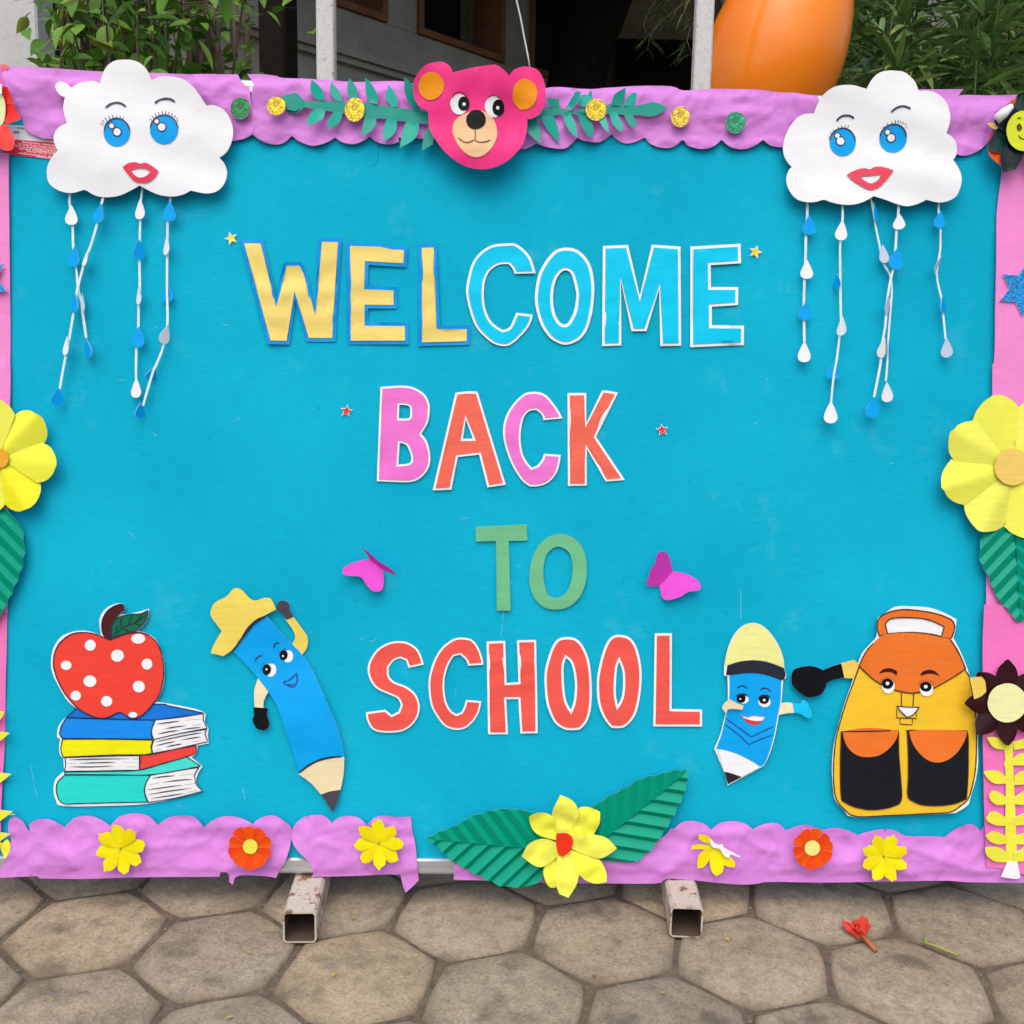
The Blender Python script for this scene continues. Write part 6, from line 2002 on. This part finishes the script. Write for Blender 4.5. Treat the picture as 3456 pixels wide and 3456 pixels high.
ORP = paper(238, 92, 26, 0.4)
c.sheet('orange_petal', smooth_poly(A([(1690, 355), (1560, 440), (1440, 540), (1395, 650), (1500, 620), (1640, 500)]), 50), ORP, 0.002, 0.008, 0.0004, extra=rise(0.15, 1))
c.sheet('orange_petal', smooth_poly(A([(1065, 1450), (1190, 1500), (1360, 1500), (1350, 1835), (1200, 1720), (1110, 1640), (1080, 1560)]), 45), ORP, 0.001, 0.008, 0.0004, extra=rise(0.1, 2))
c.sheet('red_petal', smooth_poly(A([(1190, 1060), (1230, 1090), (1180, 1220), (1085, 1300)]), 45), RED1, 0.004, 0.008, 0.0004, extra=rise(0.08, 3))
c.sheet('yellow_petal', smooth_poly(A([(1040, 928), (1110, 900), (1190, 902), (1310, 1000), (1250, 1042), (1140, 1000)]), 45), paper(240, 206, 96), 0.009, 0.008, 0.0004, extra=rise(0.12, 4))
dp = [[(1906, 1040), (1600, 980), (1300, 1000), (1080, 1330), (1070, 1440), (1180, 1530), (1300, 1545), (1400, 1520), (1650, 1300)], [(1906, 1040), (1780, 700), (1600, 500), (1400, 800), (1200, 840), (1190, 890), (1300, 1010), (1600, 1100)], [(1906, 1040), (2040, 700), (1960, 250), (1720, 300), (1690, 400), (1600, 500), (1760, 760)], [(1906, 1040), (1640, 1250), (1400, 1520), (1375, 1750), (1430, 1960), (1700, 1900), (1900, 1500)]]
dp += [[(3812 - x, y + 20) for x, y in q] for q in dp]
for i, p in enumerate(dp):
    c.sheet('dark_petal', smooth_poly(A(p), 45), DG if i % 2 == 0 else DG2, 0.006 + 0.0015 * (i % 4), 0.008, 0.0005, extra=rise([0.1, 0.16, 0.05, 0.04][i % 4], i + 5))
# rolled up petal edge
(x0, y0), (x1, y1) = c.uv(A([(1580, 545), (1270, 825)]), 0.016)
v, f = tapered([(x0, y0, 0.026), ((x0 + x1) / 2, (y0 + y1) / 2, 0.024), (x1, y1, 0.022)], [0.0050, 0.0085, 0.0088], 14, 0.02)
mesh_obj('rolled_petal', v, f, WHITE, c.root, smooth=True)
p, = A([(1900, 1040)])
c.sheet('smiling_disc', ell(p[0], p[1], 58, 68, 0, 34, 0.01), paper(218, 228, 50), 0.021, 0.009, 0.0006)
eye = [(1805 + r * 0.62 * math.cos(t), 950 + r * math.sin(t)) for r, t in zip(np.linspace(85, 15, 30), np.linspace(0, 13, 30))]
c.ink('face_lines', [A(eye), A([(3800 - x, y) for x, y in eye]), A([(1760, 770), (1810, 755), (1850, 778)]), A([(1945, 778), (1990, 755), (2040, 770)]), A([(1790, 1130), (1830, 1190), (1900, 1215), (1970, 1190), (2010, 1130)])], 3.4, plain('dark_green_ink', (0.02, 0.03, 0.005, 1), 0.5), 0.0222)

# ================================================================== things lying on the paving
def scatter_leaf(label, name, sx, sy, L, W, ang, col, cat='fallen leaf', group=None):
    p = at_ground(sx, sy, 0.002)
    v, f = leaf_shape(L, W, 5, 0.3, -0.15)
    m = aim((p.x, p.y, 0.003), (math.cos(ang), math.sin(ang), 0))
    props(mesh_obj(name, v, f, plain(name, col, 0.6), None, smooth=True, matrix=m), label, cat, group)


k = 1728 / 1932
YL = (0.55, 0.36, 0.03, 1)
spots = [(562, 268, 'small yellow leaf on paver left of the left foot'), (1253, 490, 'small yellow leaf on the paver in front of the left foot'), (948, 402, 'tiny yellow leaf on paver below the left foot'), (1342, 266, 'tiny yellow leaf right of the left foot'), (197, 570, 'small yellow leaf on the paver at the lower left'), (852, 645, 'tiny orange leaf near the bottom edge'), (718, 170, 'tiny green leaf in the shade under the board left')]
for i, (x, y, lab) in enumerate(spots):
    scatter_leaf(lab, 'fallen_leaf', x * k, 2860 + y * k, 0.009 + 0.003 * (i % 2), 0.0045, i * 1.3, YL if i != 6 else (0.2, 0.3, 0.03, 1), group='small leaves fallen on the paving')
scatter_leaf('small yellow leaf on paver right of the right foot', 'fallen_leaf', 1728 + 817 * k, 2860 + 355 * k, 0.011, 0.006, 1.7, YL, group='small leaves fallen on the paving')
scatter_leaf('tiny yellow leaf on the lower middle paver', 'fallen_leaf', 1728 + 562 * k, 2860 + 553 * k, 0.008, 0.005, 0.5, (0.4, 0.3, 0.05, 1), group='small leaves fallen on the paving')
scatter_leaf('tiny red leaf curl at the joint of two pavers right of centre', 'fallen_leaf', 1728 + 318 * k, 2860 + 492 * k, 0.009, 0.004, 2.4, (0.3, 0.08, 0.02, 1), group='small leaves fallen on the paving')
# red flower
pa, pb = at_ground(1728 + 1265 * k, 2860 + 290 * k), at_ground(1728 + 1372 * k, 2860 + 398 * k)
d = (pb - pa)
fl = props(empty('fallen_flower', Matrix.Translation((pa.x, pa.y, 0))), 'wilted red flower lying on the paving at right', 'flower')
RP = plain('red_petal', (0.62, 0.05, 0.025, 1), 0.5)
RP2 = plain('orange_stalk', (0.5, 0.14, 0.04, 1), 0.6)
dn = d.normalized()
sd = Vector((-dn.y, dn.x, 0))
rr = random.Random(4)
for i in range(7):
    o0 = d * 0.60 + sd * rr.uniform(-0.003, 0.003)
    dirv = -dn + sd * (i - 3) * 0.16
    v, f = leaf_shape(rr.uniform(0.042, 0.056), rr.uniform(0.012, 0.020), 6, rr.uniform(0.2, 0.7), rr.uniform(-0.25, -0.05), 0.6)
    v = [(x, y + 0.002 * math.sin(x * 300 + i), z + 0.003 * noise.noise(Vector((x * 120, y * 120, i)))) for x, y, z in v]
    o = mesh_obj('petal', v, f, RP, fl, smooth=True)
    o.matrix_basis = aim((o0.x, o0.y, 0.004 + i * 0.0012), dirv, rr.uniform(-0.5, 0.5))
v, f = tapered([tuple(d * 0.5 + Vector((0, 0, 0.006))), tuple(d * 0.8 + Vector((0, 0, 0.006))), tuple(d + Vector((0, 0, 0.004)))], [0.005, 0.0042, 0.003], 8, 0.1)
mesh_obj('stalk', v, f, RP2, fl, smooth=True)
# green twig
pa, pb = at_ground(1728 + 1545 * k, 2860 + 365 * k), at_ground(1728 + 1682 * k, 2860 + 415 * k)
tw = props(empty('fallen_twig', Matrix.Translation((pa.x, pa.y, 0))), 'thin green forked twig on the paving at far right', 'twig')
d = pb - pa
sd = Vector((-d.y, d.x, 0)).normalized()
TG = plain('green_twig', (0.30, 0.33, 0.07, 1), 0.6)
for nm, pts, rad in (('main_stem', [(0, 0, 0.004), tuple(d * 0.4 + sd * 0.002 + Vector((0, 0, 0.005))), tuple(d + Vector((0, 0, 0.004)))], [0.0026, 0.0026, 0.0022]),
                     ('side_shoot', [tuple(d * 0.14 + Vector((0, 0, 0.005))), tuple(-d * 0.02 + sd * 0.018 + Vector((0, 0, 0.008)))], [0.0022, 0.0013]),
                     ('side_shoot', [tuple(d * 0.10 + sd * 0.006 + Vector((0, 0, 0.005))), tuple(-d * 0.16 + sd * 0.034 + Vector((0, 0, 0.012)))], [0.0015, 0.0008])):
    v, f = tapered(pts, rad, 7, 0.05)
    mesh_obj(nm, v, f, TG, tw, smooth=True)
